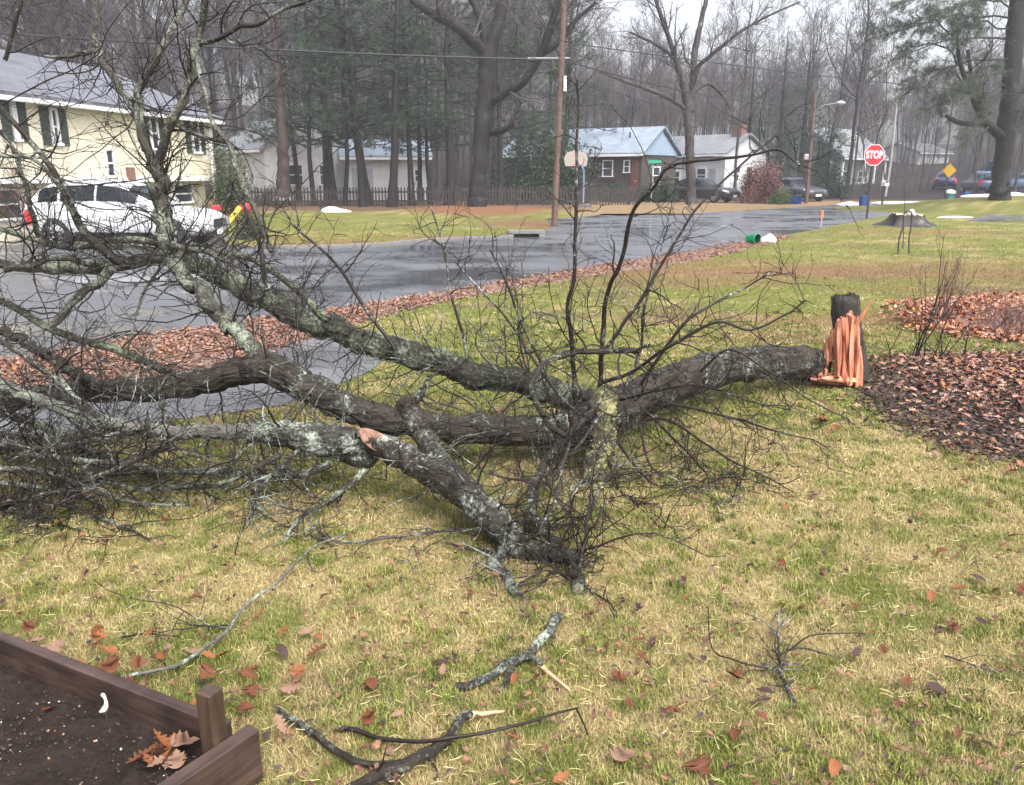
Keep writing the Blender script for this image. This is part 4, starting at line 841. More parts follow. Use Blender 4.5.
# ------------------------------------------------------------------ twiggy shrubs and stalks in the mulch bed
def twig_shrub(name, label, px, py, hgt, n, spread, m, seed, subs=3, lean=(0, 0), group=None, rb=.006, cat='shrub', z=0):
    g = G(px, py); r = np.random.default_rng(seed); root = empty(name, (g[0], g[1], gz(g[0], g[1])), label, cat, group)
    st = np.column_stack([r.normal(size=(n, 2))*spread*.18, np.zeros(n)]); d = np.column_stack([r.normal(size=(n, 2))*spread+np.array(lean), np.ones(n)]); d = unit(d)
    L = hgt*r.uniform(.6, 1.1, n); K = 7; pts = [st]; cur = d; 
    for k in range(K): cur = unit(cur+r.normal(size=(n, 3))*.10); pts.append(pts[-1]+cur*(L/K)[:, None])
    p = np.stack(pts, 1); rad = rb*r.uniform(.6, 1.2, (n, 1))*np.linspace(1, .3, K+1)[None]
    MB().tubes(p, rad, 5).build('stems', M[m], root, smooth=True, world=False)['kind'] = 'stuff'
    if subs:
        a, ar = branch_level(p, rad, n*subs, (hgt*.15, hgt*.4), (20, 60), r, K=4, trop=(0, 0, .1), rmin=.002, tr=(.3, 1))
        mb = MB().tubes(a, ar, 3); b, br = branch_level(a, ar, n*subs*2, (hgt*.06, hgt*.18), (20, 70), r, K=3, trop=(0, 0, .1), rmin=.0016); mb.tubes(b, br, 3)
        mb.build('twigs', M[m], root, world=False)['kind'] = 'stuff'
    return root
M['red_twig'] = simple('reddish twig', (.13, .07, .06), .6, .25, 10, 0)
twig_shrub('twig_shrub', 'leaning bare stemmed shrub at the corner of the mulch bed', 915, 360, 1.15, 8, .12, 'twig_dark', 5, lean=(.18, .05))
twig_shrub('twig_shrub', 'low spindly grey stems standing in the middle of the mulch bed', 938, 362, .45, 9, .3, 'twig_dark', 6)
twig_shrub('twig_shrub', 'reddish dead flower stalks standing in the leaf heap', 945, 326, .85, 18, .22, 'red_twig', 7)
twig_shrub('twig_shrub', 'low dense burgundy twigged bush at the right end of the leaf heap', 1006, 334, .42, 70, .55, 'red_twig', 8, subs=5, rb=.004)
twig_shrub('twig_shrub', 'single thin bare stalk beside the broken stump', 892, 357, .45, 2, .1, 'twig_dark', 9, subs=1)
twig_shrub('twig_shrub', 'thin upright stalk at the near edge of the mulch bed', 966, 355, .35, 3, .12, 'twig_dark', 10, subs=2)
for k, (px, py, sd_, lab) in enumerate(((300, 300, 1, 'thin bare weed stalks beside the driveway'),)):
    twig_shrub('weed_stalks', lab, px, py+30, .5, 6, .2, 'red_twig', 20, cat='weeds')
# ------------------------------------------------------------------ houses
def siding(name, c, pitch=.13):
    m, nt, bs = nm(name); co = nt.nodes.new('ShaderNodeTexCoord'); sep = nt.nodes.new('ShaderNodeSeparateXYZ'); nt.links.new(co.outputs['Object'], sep.inputs[0])
    mu = nt.nodes.new('ShaderNodeMath'); mu.operation = 'MULTIPLY'; mu.inputs[1].default_value = 1/pitch; nt.links.new(sep.outputs[2], mu.inputs[0])
    fr = nt.nodes.new('ShaderNodeMath'); fr.operation = 'FRACT'; nt.links.new(mu.outputs[0], fr.inputs[0])
    f = noise(nt, coord(nt), 3, 4)
    nt.links.new(ramp(nt, f, [(.3, tuple(x*.88 for x in c)), (.7, tuple(min(1, x*1.06) for x in c))]), bs.inputs['Base Color']); bs.inputs['Roughness'].default_value = .55
    bump(nt, bs, fr.outputs[0], .9, .03); return m
def shingle(name, c):
    m, nt, bs = nm(name); v = coord(nt)
    b = nt.nodes.new('ShaderNodeTexBrick'); b.inputs['Scale'].default_value = 1; b.inputs['Brick Width'].default_value = .35; b.inputs['Row Height'].default_value = .16; b.inputs['Mortar Size'].default_value = .012
    b.inputs['Color1'].default_value = (*[x*.85 for x in c], 1); b.inputs['Color2'].default_value = (*[x*1.15 for x in c], 1); b.inputs['Mortar'].default_value = (*[x*.5 for x in c], 1)
    nt.links.new(v, b.inputs['Vector']); f = noise(nt, v, 1.2, 4)
    nt.links.new(mix(nt, 1.0, b.outputs[0], ramp(nt, f, [(.3, (.8,)*3), (.7, (1.15,)*3)]), 'MULTIPLY'), bs.inputs['Base Color']); bs.inputs['Roughness'].default_value = .38; bs.inputs['Specular IOR Level'].default_value = .7
    bump(nt, bs, b.outputs['Fac'], -.4, .01); return m
M['yellow_siding'] = siding('pale yellow siding', (.90, .83, .65)); M['white_siding'] = siding('white siding', (.72, .73, .74)); M['grey_siding'] = siding('grey green siding', (.36, .40, .37)); M['blue_siding'] = siding('pale blue siding', (.36, .47, .60))
M['roof_blue'] = shingle('slate blue shingles', (.15, .155, .185)); M['roof_grey'] = shingle('grey shingles', (.22, .225, .25)); M['roof_light'] = shingle('light blue grey shingles', (.25, .30, .37)); M['roof_dark'] = shingle('dark shingles', (.10, .10, .11))
M['brick'] = simple('brick', (.20, .10, .075), .8, .4, 9, .5); M['dark_brick'] = simple('dark brick', (.055, .040, .037), .8, .4, 9, .5)
M['white_paint'] = simple('white paint', (.76, .76, .77), .5, .08, 5, .05); M['shutter'] = simple('dark green shutter', (.045, .065, .055), .5, .2, 9, .2)
M['concrete'] = simple('concrete', (.15, .145, .14), .7, .2, 7, .4); M['grey_door'] = simple('grey door', (.33, .34, .38), .5, .12, 3, .1); M['red_door'] = simple('red brown door', (.15, .055, .04), .5, .2, 3, .1)
m, nt, bs = nm('window glass'); bs.inputs['Base Color'].default_value = (.045, .05, .06, 1); bs.inputs['Roughness'].default_value = .06; bs.inputs['Specular IOR Level'].default_value = .8
bump(nt, bs, noise(nt, coord(nt), 2, 2), .08, .02); M['glass'] = m
def window(root, x0, x1, z0, z1, y, m_frame='white_paint', shut=None, muntin=True, par=None):
    par = par or root; fr = MB(); t = .07; w = x1-x0; h = z1-z0; cx = (x0+x1)/2; cz = (z0+z1)/2
    fr.box((cx, y-.035, z1-t/2), (w, .09, t)); fr.box((cx, y-.05, z0+t/2), (w+.08, .13, t))
    for s in (-1, 1): fr.box((cx+s*(w/2-t/2), y-.035, cz), (t, .085, h-2*t))
    if muntin: fr.box((cx, y-.035, cz), (w-2*t, .075, .05))
    o = fr.build('window', M[m_frame], par, bevel=.006, world=False)
    MB().box((cx, y-.020, cz), (w-2*t+.01, .03, h-2*t+.01)).build('pane', M['glass'], o, world=False)
    if shut:
        for s in (-1, 1):
            sh = MB(); sx_ = cx+s*(w/2+.045+shut/2); sh.box((sx_, y-.02, cz), (shut, .05, h))
            for k in range(int(h/.09)): sh.box((sx_, y-.05, z0+.08+k*.09), (shut-.1, .015, .04), rx=.5)
            sh.build('shutter', M['shutter'], par, world=False)
def gable_roof(root, L, D, ze, zr, over, m, front_over=.35, thick=.14, name='roof', x0=0, gable_m=None):
    """ridge along local x; eaves at y=-front_over and D+front_over"""
    mb = MB(); my = D/2; s = (zr-ze)/(my+front_over)
    for sg in (-1, 1):
        ye = -front_over if sg < 0 else D+front_over
        n = np.array([0, sg*(zr-ze), (my+front_over)]); n = n/np.linalg.norm(n)*thick
        p = [(x0-over, ye, ze), (x0+L+over, ye, ze), (x0+L+over, my, zr), (x0-over, my, zr)]
        mb.slab(p, n)
    o = mb.build(name, M[m], root, world=False)
    return o
def gable_wall(root, L, D, z0, ze, zr, fo, m, x0=0, name='wall', y0=0):
    my = D/2; zt = zr-.02; zside = ze+(zr-ze)*fo/(my+fo)-.02; mb = MB()
    prof = [(y0, z0), (D, z0), (D, zside), (my, zt), (y0, zside)]
    n = 5; V = [(x0, a, b) for a, b in prof]+[(x0+L, a, b) for a, b in prof]
    mb.add(V, [(i, i+5, (i+1) % 5+5, (i+1) % 5) for i in range(5)], [(0, 1, 2), (0, 2, 4), (2, 3, 4), (5, 7, 6), (5, 9, 7), (7, 9, 8)])
    return mb.build(name, M[m], root, world=False)
class Wall:
    """a facade line from a to b on the plan: turns pixels into (distance along it, height)"""
    def __init__(s, a, b, root):
        s.a = np.array(a, float)[:2]; s.e = unit(np.array(b, float)[:2]-s.a); s.rz = math.atan2(s.e[1], s.e[0]); s.z = 0
    def at(s, px, py):
        r = ray(px, py); k = r[0]/r[1]; t = (k*s.a[1]-s.a[0])/(s.e[0]-k*s.e[1]); d = s.a[1]+s.e[1]*t
        return t, P(px, py, d)[2]
# --- yellow house
fr_ = P(215, 180, 30)[:2]; nl_ = P(0, 180, 20.2)[:2]; ev = unit(fr_-nl_); A0 = fr_-ev*15.5
yw = Wall(A0, fr_, None); Ly = 15.5
YH = empty('yellow_house', (A0[0], A0[1], 0), 'pale yellow split level house with slate blue roof behind the white parked car', 'house', rz=yw.rz)
ze_ = yw.at(200, 121)[1]; zb_ = yw.at(200, 180.5)[1]
gable_wall(YH, Ly, 8, zb_, ze_, ze_+1.62, .4, 'yellow_siding')
MB().box((Ly/2, 4.2, zb_/2-.1), (Ly-.1, 7.6, zb_+.19)).build('lower_wall', M['yellow_siding'], YH, world=False)
gable_roof(YH, Ly, 8, ze_, ze_+1.72, .18, 'roof_blue', .4)
cb_ = MB()
for k in range(int((ze_-zb_)/.155)): cb_.box((Ly/2, -.006, zb_+.13+k*.155), (Ly-.2, .014, .15), rx=-.05)
cb_.build('clapboards', M['yellow_siding'], YH, world=False)
mb = MB().box((Ly/2, -.43, ze_-.03), (Ly+.36, .1, .11)); mb.build('gutter', M['white_paint'], YH, bevel=.02, world=False)
mb = MB().box((Ly-.04, -.03, (ze_+zb_)/2), (.12, .05, ze_-zb_-.1)).box((Ly/2, -.03, zb_+.05), (Ly-.3, .05, .12)); mb.build('trim', M['white_paint'], YH, world=False)
MB().box((Ly-.3, -.12, ze_/2+.2), (.08, .08, ze_-.5)).build('downspout', M['white_paint'], YH, bevel=.02, world=False)
for (x0, x1, y0, y1, s) in ((47, 60, 107, 146, .30), (147, 159, 115, 151, .30), (189, 200, 119, 154, .30), (8, 19, 100, 142, .30)):
    (a, z1) = yw.at(x0, y0); (b, z0) = yw.at(x1, y1); window(YH, a, b, z0, z1, 0, shut=s)
(a, z1) = yw.at(102, 148); (b, z0) = yw.at(115, 178); window(YH, a, b, z0, z1, -.01)
for (x0, x1, y0, y1) in ((182, 203, 184, 203), (2, 36, 188, 220)):
    (a, z1) = yw.at(x0, y0); (b, z0) = yw.at(x1, y1); window(YH, a, b, max(z0, .2), z1, .40)
(a, z1) = yw.at(104, 121); (b, z0) = yw.at(108, 126); MB().box(((a+b)/2, -.02, (z0+z1)/2), (b-a, .04, z1-z0)).build('house_plaque', M['brick'], YH, world=False)
(a, z1) = yw.at(126, 168); (b, z0) = yw.at(132, 182); MB().box(((a+b)/2, -.06, (z0+z1)/2), (.3, .12, .45)).build('mail_slot_box', M['brick'], YH, world=False)
# --- simple far houses: front line from pixel columns at given depths
def house(name, label, pxa, da, pxb, db, zeave, zridge, depth, wallm, roofm, wins=(), doors=(), over=.3, fo=.35, z0=0, chim=None, side_wins=(), gable_m=None):
    a = P(pxa, 180, da)[:2]; b = P(pxb, 180, db)[:2]; w = Wall(a, b, None); L = np.linalg.norm(b-a)
    R = empty(name, (a[0], a[1], 0), label, 'house', rz=w.rz)
    gable_wall(R, L, depth, -.2, zeave, zridge, fo, wallm); gable_roof(R, L, depth, zeave, zridge+.1, over, roofm, fo)
    if gable_m:
        mb = MB(); my = depth/2; n = np.array([.06, 0, 0]); zs = zeave+(zridge-zeave)*fo/(my+fo)-.02
        mb.slab([(L+.01, .02, zs-.15), (L+.01, depth-.02, zs-.15), (L+.01, depth-.02, zs), (L+.01, my, zridge-.05), (L+.01, .02, zs)], n); mb.build('gable', M[gable_m], R, world=False)
    MB().box((L/2, -fo-.04, zeave-.02), (L+.5, .08, .15)).build('gutter', M['white_paint'], R, world=False)
    for (x0, x1, y0, y1) in wins:
        (s, z1) = w.at(x0, y0); (t, zz) = w.at(x1, y1); window(R, s, t, max(.3, zz), min(z1, zeave-.1), 0)
    for (x0, x1, y0, y1, dm) in doors:
        (s, z1) = w.at(x0, y0); (t, zz) = w.at(x1, y1); z1 = min(z1, zeave-.1)
        d_ = MB().box(((s+t)/2, -.04, z1/2), (t-s, .08, z1-.05)).build('door', M[dm], R, bevel=.01, world=False)
        MB().lathe([(0, -.02), (.035, -.01), (.035, .03), (0, .04)], 8, (t-.12, -.10, z1*.48), 'y').build('handle', M['white_paint'], d_, world=False)
    for (f0, f1, z0_, z1_) in side_wins:      # on the right hand gable end
        e = MB(); y0, y1 = f0*depth, f1*depth; cy = (y0+y1)/2; cz = (z0_+z1_)/2
        for (c_, s_) in (((L+.04, cy, z1_), (.09, y1-y0+.14, .08)), ((L+.05, cy, z0_), (.11, y1-y0+.18, .08)), ((L+.04, y0, cz), (.085, .08, z1_-z0_-.08)), ((L+.04, y1, cz), (.085, .08, z1_-z0_-.08)), ((L+.035, cy, cz), (.07, y1-y0-.08, .05))): e.box(c_, s_)
        o = e.build('window', M['white_paint'], R, world=False); MB().box((L+.01, cy, cz), (.03, y1-y0-.06, z1_-z0_-.06)).build('pane', M['glass'], o, world=False)
    if chim:
        s = w.at(chim[0], 150)[0]; zt = zridge+chim[2]; c = MB().box((s, depth/2+chim[1], zridge+chim[2]/2-.4), (chim[3], .6, chim[2]+.8)).box((s, depth/2+chim[1], zt+.05), (chim[3]+.12, .72, .1)); c.build('chimney', M['brick'], R, world=False)
    return R, w, L
house('white_house', 'white house with grey roof seen between the trunks just right of the yellow house', 222, 56, 266, 50, 3.0, 4.9, 5.6, 'white_siding', 'roof_grey', wins=((243, 248, 165, 183), (228, 234, 165, 182)), side_wins=((.25, .42, 1.0, 2.2), (.62, .8, 1.0, 2.2)))
house('white_garage', 'low white building behind the picket fence and pine trunks', 345, 52, 428, 53, 2.6, 3.6, 5, 'white_siding', 'roof_light', wins=((414, 421, 169, 182),), doors=((352, 374, 168, 199, 'grey_door'),))
R4, w4, L4 = house('ranch_house', 'brick ranch house with pale blue gable and light blue grey roof', 505, 60, 641, 54, 2.85, 4.5, 5.6, 'dark_brick', 'roof_light', wins=((603, 613, 160, 177), (624, 630, 160, 173), (560, 570, 160, 176)), doors=((640 - 8, 640 - 3, 160, 197, 'red_door'),), chim=(634, .9, .05, 1.0), gable_m='blue_siding', side_wins=((.3, .5, 1.0, 2.1),))
tag(MB().box((0, 0, 0), (1, 1, 1)).build('vent_pipe', M['shutter'], R4, world=False)); vp = [c for c in R4.children if c.name.startswith('vent_pipe')][0]; vp.scale = (.09, .09, .5); vp.location = (w4.at(620, 150)[0], 1.4, 4.1)
R5, w5, L5 = house('white_cottage', 'white cottage with red brick chimney behind the dark sedan', 645, 68, 724, 62, 3.0, 4.4, 5.2, 'white_siding', 'roof_grey', wins=((671, 680, 171, 184), (697, 706, 168, 182)), doors=((710, 715, 168, 199, 'grey_door'),), chim=(719, -.3, .7, .9), side_wins=((.2, .36, 1.1, 2.2), (.5, .66, 1.1, 2.2)))
mb = MB()
for k in range(5): mb.box((L5+1.1+.3*k, 1.6, .95-.2*k-.1), (.3, 1.6, .2))
mb.box((L5+.5, 1.6, .5), (.95, 1.6, 1.0)).build('porch_steps', M['white_paint'], R5, world=False)
mb = MB()
for yy in (.82, 2.38):
    for k in range(8): mb.box((L5+.1+.3*k, yy, 1.35-.13*max(0, k-2)), (.05, .05, .8))
    mb.box((L5+.45, yy, 1.75), (.9, .06, .06)); mb.box((L5+1.65, yy, 1.38), (1.75, .06, .06), ry=.44)
mb.build('porch_railing', M['white_paint'], R5, world=False)
R6, w6, L6 = house('grey_house', 'grey house with big pale roof and white porch posts far down the road', 832, 82, 874, 87, 3.1, 6.0, 6, 'grey_siding', 'roof_grey', wins=((838, 846, 171, 183), (858, 866, 171, 183)), fo=1.2)
mb = MB()
for k in range(5): mb.box((L6*k/4, -1.0, 1.5), (.16, .16, 2.9))
mb.build('porch_posts', M['white_paint'], R6, world=False); MB().box((L6/2, -.6, .35), (L6, 1.2, .7)).build('porch_deck', M['grey_door'], R6, world=False)
dm = MB(); dm.box((L6/2-.6, .9, 5.0), (2.4, 1.4, 1.1)); dm.build('dormer', M['grey_siding'], R6, world=False); window(R6, L6/2-1.2, L6/2-.75, 4.75, 5.4, .2); window(R6, L6/2-.45, L6/2, 4.75, 5.4, .2)
house('white_house', 'white house glimpsed through the woods between the stop sign and the yellow sign', 916, 114, 946, 117, 4.4, 5.6, 7, 'white_siding', 'roof_dark', wins=((918, 924, 166, 174), (934, 940, 166, 174)))
# ------------------------------------------------------------------ fence, kerb
M['fence_wood'] = simple('dark fence wood', (.035, .026, .024), .8, .3, 9, .3)
fa = P(226, 203, 43.5)[:2]; fb = P(640, 201, 46)[:2]; fe = unit(fb-fa); fL = np.linalg.norm(fb-fa)
FN = empty('picket_fence', (fa[0], fa[1], 0), 'long dark brown picket fence running behind the big oak and pines', 'fence', rz=math.atan2(fe[1], fe[0]))
mb = MB()
for x in np.arange(0, fL, .17): mb.box((x, -.03, .46+.01*math.sin(x*9)), (.085, .022, .92)); mb.box((x, -.03, .95+.01*math.sin(x*9)), (.06, .022, .07), taper=.3)
pk = mb.build('pickets', M['fence_wood'], FN, world=False); pk['kind'] = 'stuff'
mb = MB().box((fL/2, .01, .25), (fL, .04, .09)).box((fL/2, .01, .72), (fL, .04, .09)); mb.build('rails', M['fence_wood'], FN, world=False)
for x in np.arange(.1, fL, 2.4): MB().box((x, .08, .52), (.10, .10, 1.06)).build('post', M['fence_wood'], FN, world=False)
kp = np.array([(*p, .03) for p in GP([(255, 248), (300, 248.6), (380, 245.6), (440, 240.6), (512, 238)])]); c = catmull(kp, 8); mb = MB()
def strip(mb, c, w, h):
    t = unit(np.gradient(c, axis=0)); n_ = np.column_stack([-t[:, 1], t[:, 0], 0*t[:, 0]]); V = np.stack([c-n_*w/2-[0, 0, .1], c-n_*w/2+[0, 0, h], c+n_*w/2+[0, 0, h], c+n_*w/2-[0, 0, .1]], 1); mb.grid(V)
strip(mb, c, .13, .045); tag(mb.build('kerb', M['concrete'], bevel=.01), kind='structure')
g = G(527, 238); DR = empty('storm_drain', (g[0], g[1], 0), 'granite kerb inlet with a dark slot at the corner of the far lawn', 'storm drain', rz=.12)
mb = MB().box((0, .25, .145), (1.0, .3, .10)).box((-.42, .25, .045), (.16, .3, .095)).box((.42, .25, .045), (.16, .3, .095)); mb.build('kerb_stone', M['concrete'], DR, bevel=.015, world=False)
MB().box((0, .36, .045), (.68, .06, .09)).build('inlet', M['dark_stick'], DR, world=False)
# ------------------------------------------------------------------ utility poles, wires, street lamp
M['pole_wood'] = wood('reddish pole wood', (.075, .042, .034), (.155, .092, .072), (20, 20, 1.2), .6); M['wire'] = simple('black cable', (.02, .02, .022), .5, .1, 5, 0); M['metal'] = simple('grey metal', (.42, .43, .45), .4, .1, 6, .05, metal=.6)
b1 = G(554, 226.5); d1_ = b1[1]; t1 = P(564, 0, d1_); t1 = b1+(t1-b1)*1.45
PO = empty('utility_pole', tuple(b1), 'tall reddish brown utility pole at the corner beside the big oak', 'utility pole')
cc = np.linspace(b1-[0, 0, .2], t1, 12); MB().tubes(cc, np.linspace(.105, .085, 12), 14, cap=True).build('pole', M['pole_wood'], PO, smooth=True)
qa = P(565, 76, d1_-.14); qb = P(565, 91, d1_-.14); MB().tubes(np.array([qa, qb]), np.array([.05, .05]), 10, cap=True).build('cable_guard', M['white_paint'], PO)
w1 = P(562, 60, d1_); MB().lathe([(0, -.09), (.07, -.09), (.07, .09), (0, .09)], 12, w1+np.array([-.9, -.02, 0]), 'x').build('splice_case', M['wire'], PO)
MB().tubes(P(552, 58, d1_-.02)+np.array([[-.75, 0, 0], [0.55, 0, 0]]), np.array([.02, .02]), 6).build('bracket', M['metal'], PO)
b2 = G(806, 203.5); d2_ = b2[1]; t2 = P(815, 92, d2_)
PL = empty('utility_pole', tuple(b2), 'far utility pole with a curved street lamp arm near the stop sign', 'utility pole')
MB().tubes(np.linspace(b2-[0, 0, .2], t2, 12), np.linspace(.115, .09, 12), 12, cap=True).build('pole', M['pole_wood'], PL, smooth=True)
arm = catmull(np.array([P(812, 118, d2_), P(817, 110, d2_-.3), P(826, 105, d2_-.6), P(838, 103, d2_-.9)]), 6); la = MB().tubes(arm, np.full(len(arm), .03), 8).build('lamp_arm', M['metal'], PL, smooth=True)
lh = P(840, 103, d2_-.95); MB().lathe([(0, -.22), (.06, -.2), (.12, -.05), (.13, .1), (.06, .28), (0, .3)], 12, lh, 'x').build('lamp_head', M['metal'], PL, smooth=True)
MB().box(P(811, 135, d2_-.1), (.5, .25, .2)).build('junction_box', M['wire'], PL, bevel=.02); MB().box(P(806, 157, d2_-.2), (.25, .2, .3)).build('meter_box', M['metal'], PL, bevel=.02)
def wire(label, a, b, sag, r, name='overhead_cable'):
    t = np.linspace(0, 1, 40)[:, None]; c = np.array(a)*(1-t)+np.array(b)*t; c[:, 2] -= sag*4*t[:, 0]*(1-t[:, 0])
    return tag(MB().tubes(c, np.full(40, r), 6).build(name, M['wire'], smooth=True), label, 'cable', 'cables strung between the poles')
wire('thick black cable running from the left edge of the photo to the near utility pole', P(-330, 4, d1_-1), w1, .25, .028)
wire('thin upper wire above the thick cable left of the near pole', P(-300, -75, d1_-1), P(563, 28, d1_), .2, .010)
wire('lower thin wire crossing the pines left of the near pole', P(-200, 150, 40), P(562, 70, d1_), .1, .008)
wire('upper cable from the near pole to the far lamp pole', w1, P(814, 106, d2_), .35, .022)
wire('lower cable from the near pole to the far lamp pole', P(561, 74, d1_), P(813, 131, d2_), .4, .014)
wire('long wire passing above the stop sign toward the big right pine', P(563, 42, d1_), P(1200, 104, 44), .35, .016)
wire('thin wire from the lamp pole past the stop sign to the right', P(814, 98, d2_), P(1250, 118, 50), .4, .010)
# ------------------------------------------------------------------ signs
def paint(name, c, rough=.4): return simple(name, c, rough, .1, 8, .03)
M['red'] = paint('stop red', (.44, .012, .022)); M['sign_white'] = paint('sign white', (.85, .85, .85)); M['sign_yellow'] = paint('sign yellow', (.52, .30, .02)); M['black_post'] = simple('dark post', (.025, .025, .028), .5, .2, 9, .1); M['sign_green'] = paint('street sign green', (.03, .30, .20))
sb = G(868, 218.5); ds = sb[1]; stp = P(873.5, 155, ds); SG = empty('stop_sign', tuple(sb), 'red octagonal stop sign on a dark post at the corner of the lawn', 'stop sign')
MB().box(((sb[0]+stp[0])/2+.0, sb[1]+.05, stp[2]/2+.1), (.075, .06, stp[2]+.35)).build('post', M['black_post'], SG, bevel=.008)
Rr = 9.7*ds/F_PX/math.cos(math.pi/8); oc = [(Rr*math.cos(a), Rr*math.sin(a)) for a in np.arange(8)*math.pi/4+math.pi/8]
cx_, cy_, cz_ = (sb[0]+stp[0])/2, sb[1], stp[2]
def plate(pts2, y, th, k=1.0): return MB().slab([(cx_+x*k, cy_+y, cz_+z*k) for x, z in pts2], (0, th, 0))
pf = plate(oc, 0, .012).build('face', M['red'], SG)
mb = MB(); n = 8; inn = .94; V = [(cx_+x*.985, cy_-.003, cz_+z*.985) for x, z in oc]+[(cx_+x*inn, cy_-.003, cz_+z*inn) for x, z in oc]
mb.add(V, [(i, (i+1) % 8, 8+(i+1) % 8, 8+i) for i in range(8)]); mb.build('border', M['sign_white'], pf)
fc = bpy.data.curves.new('lettering', 'FONT'); fc.body = 'STOP'; fc.align_x = 'CENTER'; fc.align_y = 'CENTER'; fc.size = Rr*.92; fc.extrude = .002; fc.offset = .012; fc.space_character = 1.05
fo_ = bpy.data.objects.new('lettering', fc); COL.objects.link(fo_); bpy.context.view_layer.update()
tm = bpy.data.meshes.new_from_object(fo_.evaluated_get(bpy.context.evaluated_depsgraph_get())); bpy.data.objects.remove(fo_)
lo = bpy.data.objects.new('lettering', tm); COL.objects.link(lo); tm.materials.clear(); tm.materials.append(M['sign_white']); lo.parent = pf; lo.location = (cx_-sb[0], cy_-.006-sb[1], cz_-sb[2]); lo.rotation_euler = (math.pi/2, 0, 0); lo.scale = (.66, 1.0, 1)
yb = G(943, 208.5); dy_ = yb[1]; yt = P(946.5, 170.5, dy_); YS = empty('warning_sign', tuple(yb), 'yellow diamond warning sign on a thin dark post before the woods', 'road sign')
MB().box((yb[0]+.03, dy_+.04, yt[2]/2), (.08, .05, yt[2]+.5)).build('post', M['black_post'], YS)
hw = 7.2*dy_/F_PX; cx_, cy_, cz_ = yb[0]+.06, dy_, yt[2]
dpt = [(hw, 0), (0, hw), (-hw, 0), (0, -hw)]; yf = plate(dpt, 0, .012).build('face', M['sign_yellow'], YS)
mb = MB(); V = [(cx_+x*.96, cy_-.003, cz_+z*.96) for x, z in dpt]+[(cx_+x*.91, cy_-.003, cz_+z*.91) for x, z in dpt]; mb.add(V, [(i, (i+1) % 4, 4+(i+1) % 4, 4+i) for i in range(4)]); mb.build('border', M['black_post'], yf)
gb = G(651, 205); dg = gb[1]; gt = P(654, 164, dg); GS = empty('street_name_sign', tuple(gb), 'green street name sign on a thin pole across the road by the ranch house', 'street sign')
MB().tubes(np.array([[gb[0], dg, -.1], [gb[0], dg, gt[2]+.1]]), np.array([.03, .03]), 8).build('pole', M['metal'], GS)
MB().box((gb[0]+.1, dg-.05, gt[2]+.12), (.72, .015, .16), rz=-.1).build('sign_plate', M['sign_green'], GS); MB().box((gb[0], dg, gt[2]-.12), (.7, .015, .16), rz=1.2).build('sign_plate', M['sign_green'], GS)
# basketball hoop across the street
hb = P(583, 206, 43); hb[2] = 0; ht = P(576, 160, 43); HO = empty('basketball_hoop', tuple(hb), 'basketball hoop with tan fan shaped backboard standing across the road', 'basketball hoop')
M['tan_board'] = paint('tan backboard', (.34, .29, .26)); M['blue_pole'] = paint('faded blue pole', (.16, .20, .30))
MB().tubes(catmull(np.array([hb, hb+[0, 0, 1.6], [hb[0]-.1, hb[1]-.05, 2.0], [ht[0], ht[1]+.1, ht[2]]]), 6), np.full(19, .05), 8).build('pole', M['blue_pole'], HO, smooth=True)
fan = [(-.55, -.3), (.55, -.3), (.62, .1), (.45, .38), (0, .48), (-.45, .38), (-.62, .1)]; bo = MB().slab([(ht[0]+x, ht[1], ht[2]+z) for x, z in fan], (0, .04, 0)).build('backboard', M['tan_board'], HO)
a = np.linspace(0, 2*np.pi, 20); MB().tubes(np.column_stack([ht[0]+.22*np.cos(a), ht[1]-.3+.22*np.sin(a), np.full(20, ht[2]-.22)]), np.full(20, .01), 5).build('rim', M['red'], HO)
MB().box((hb[0], hb[1], .1), (.9, .6, .2), taper=.7).build('base', M['black_post'], HO, bevel=.03)
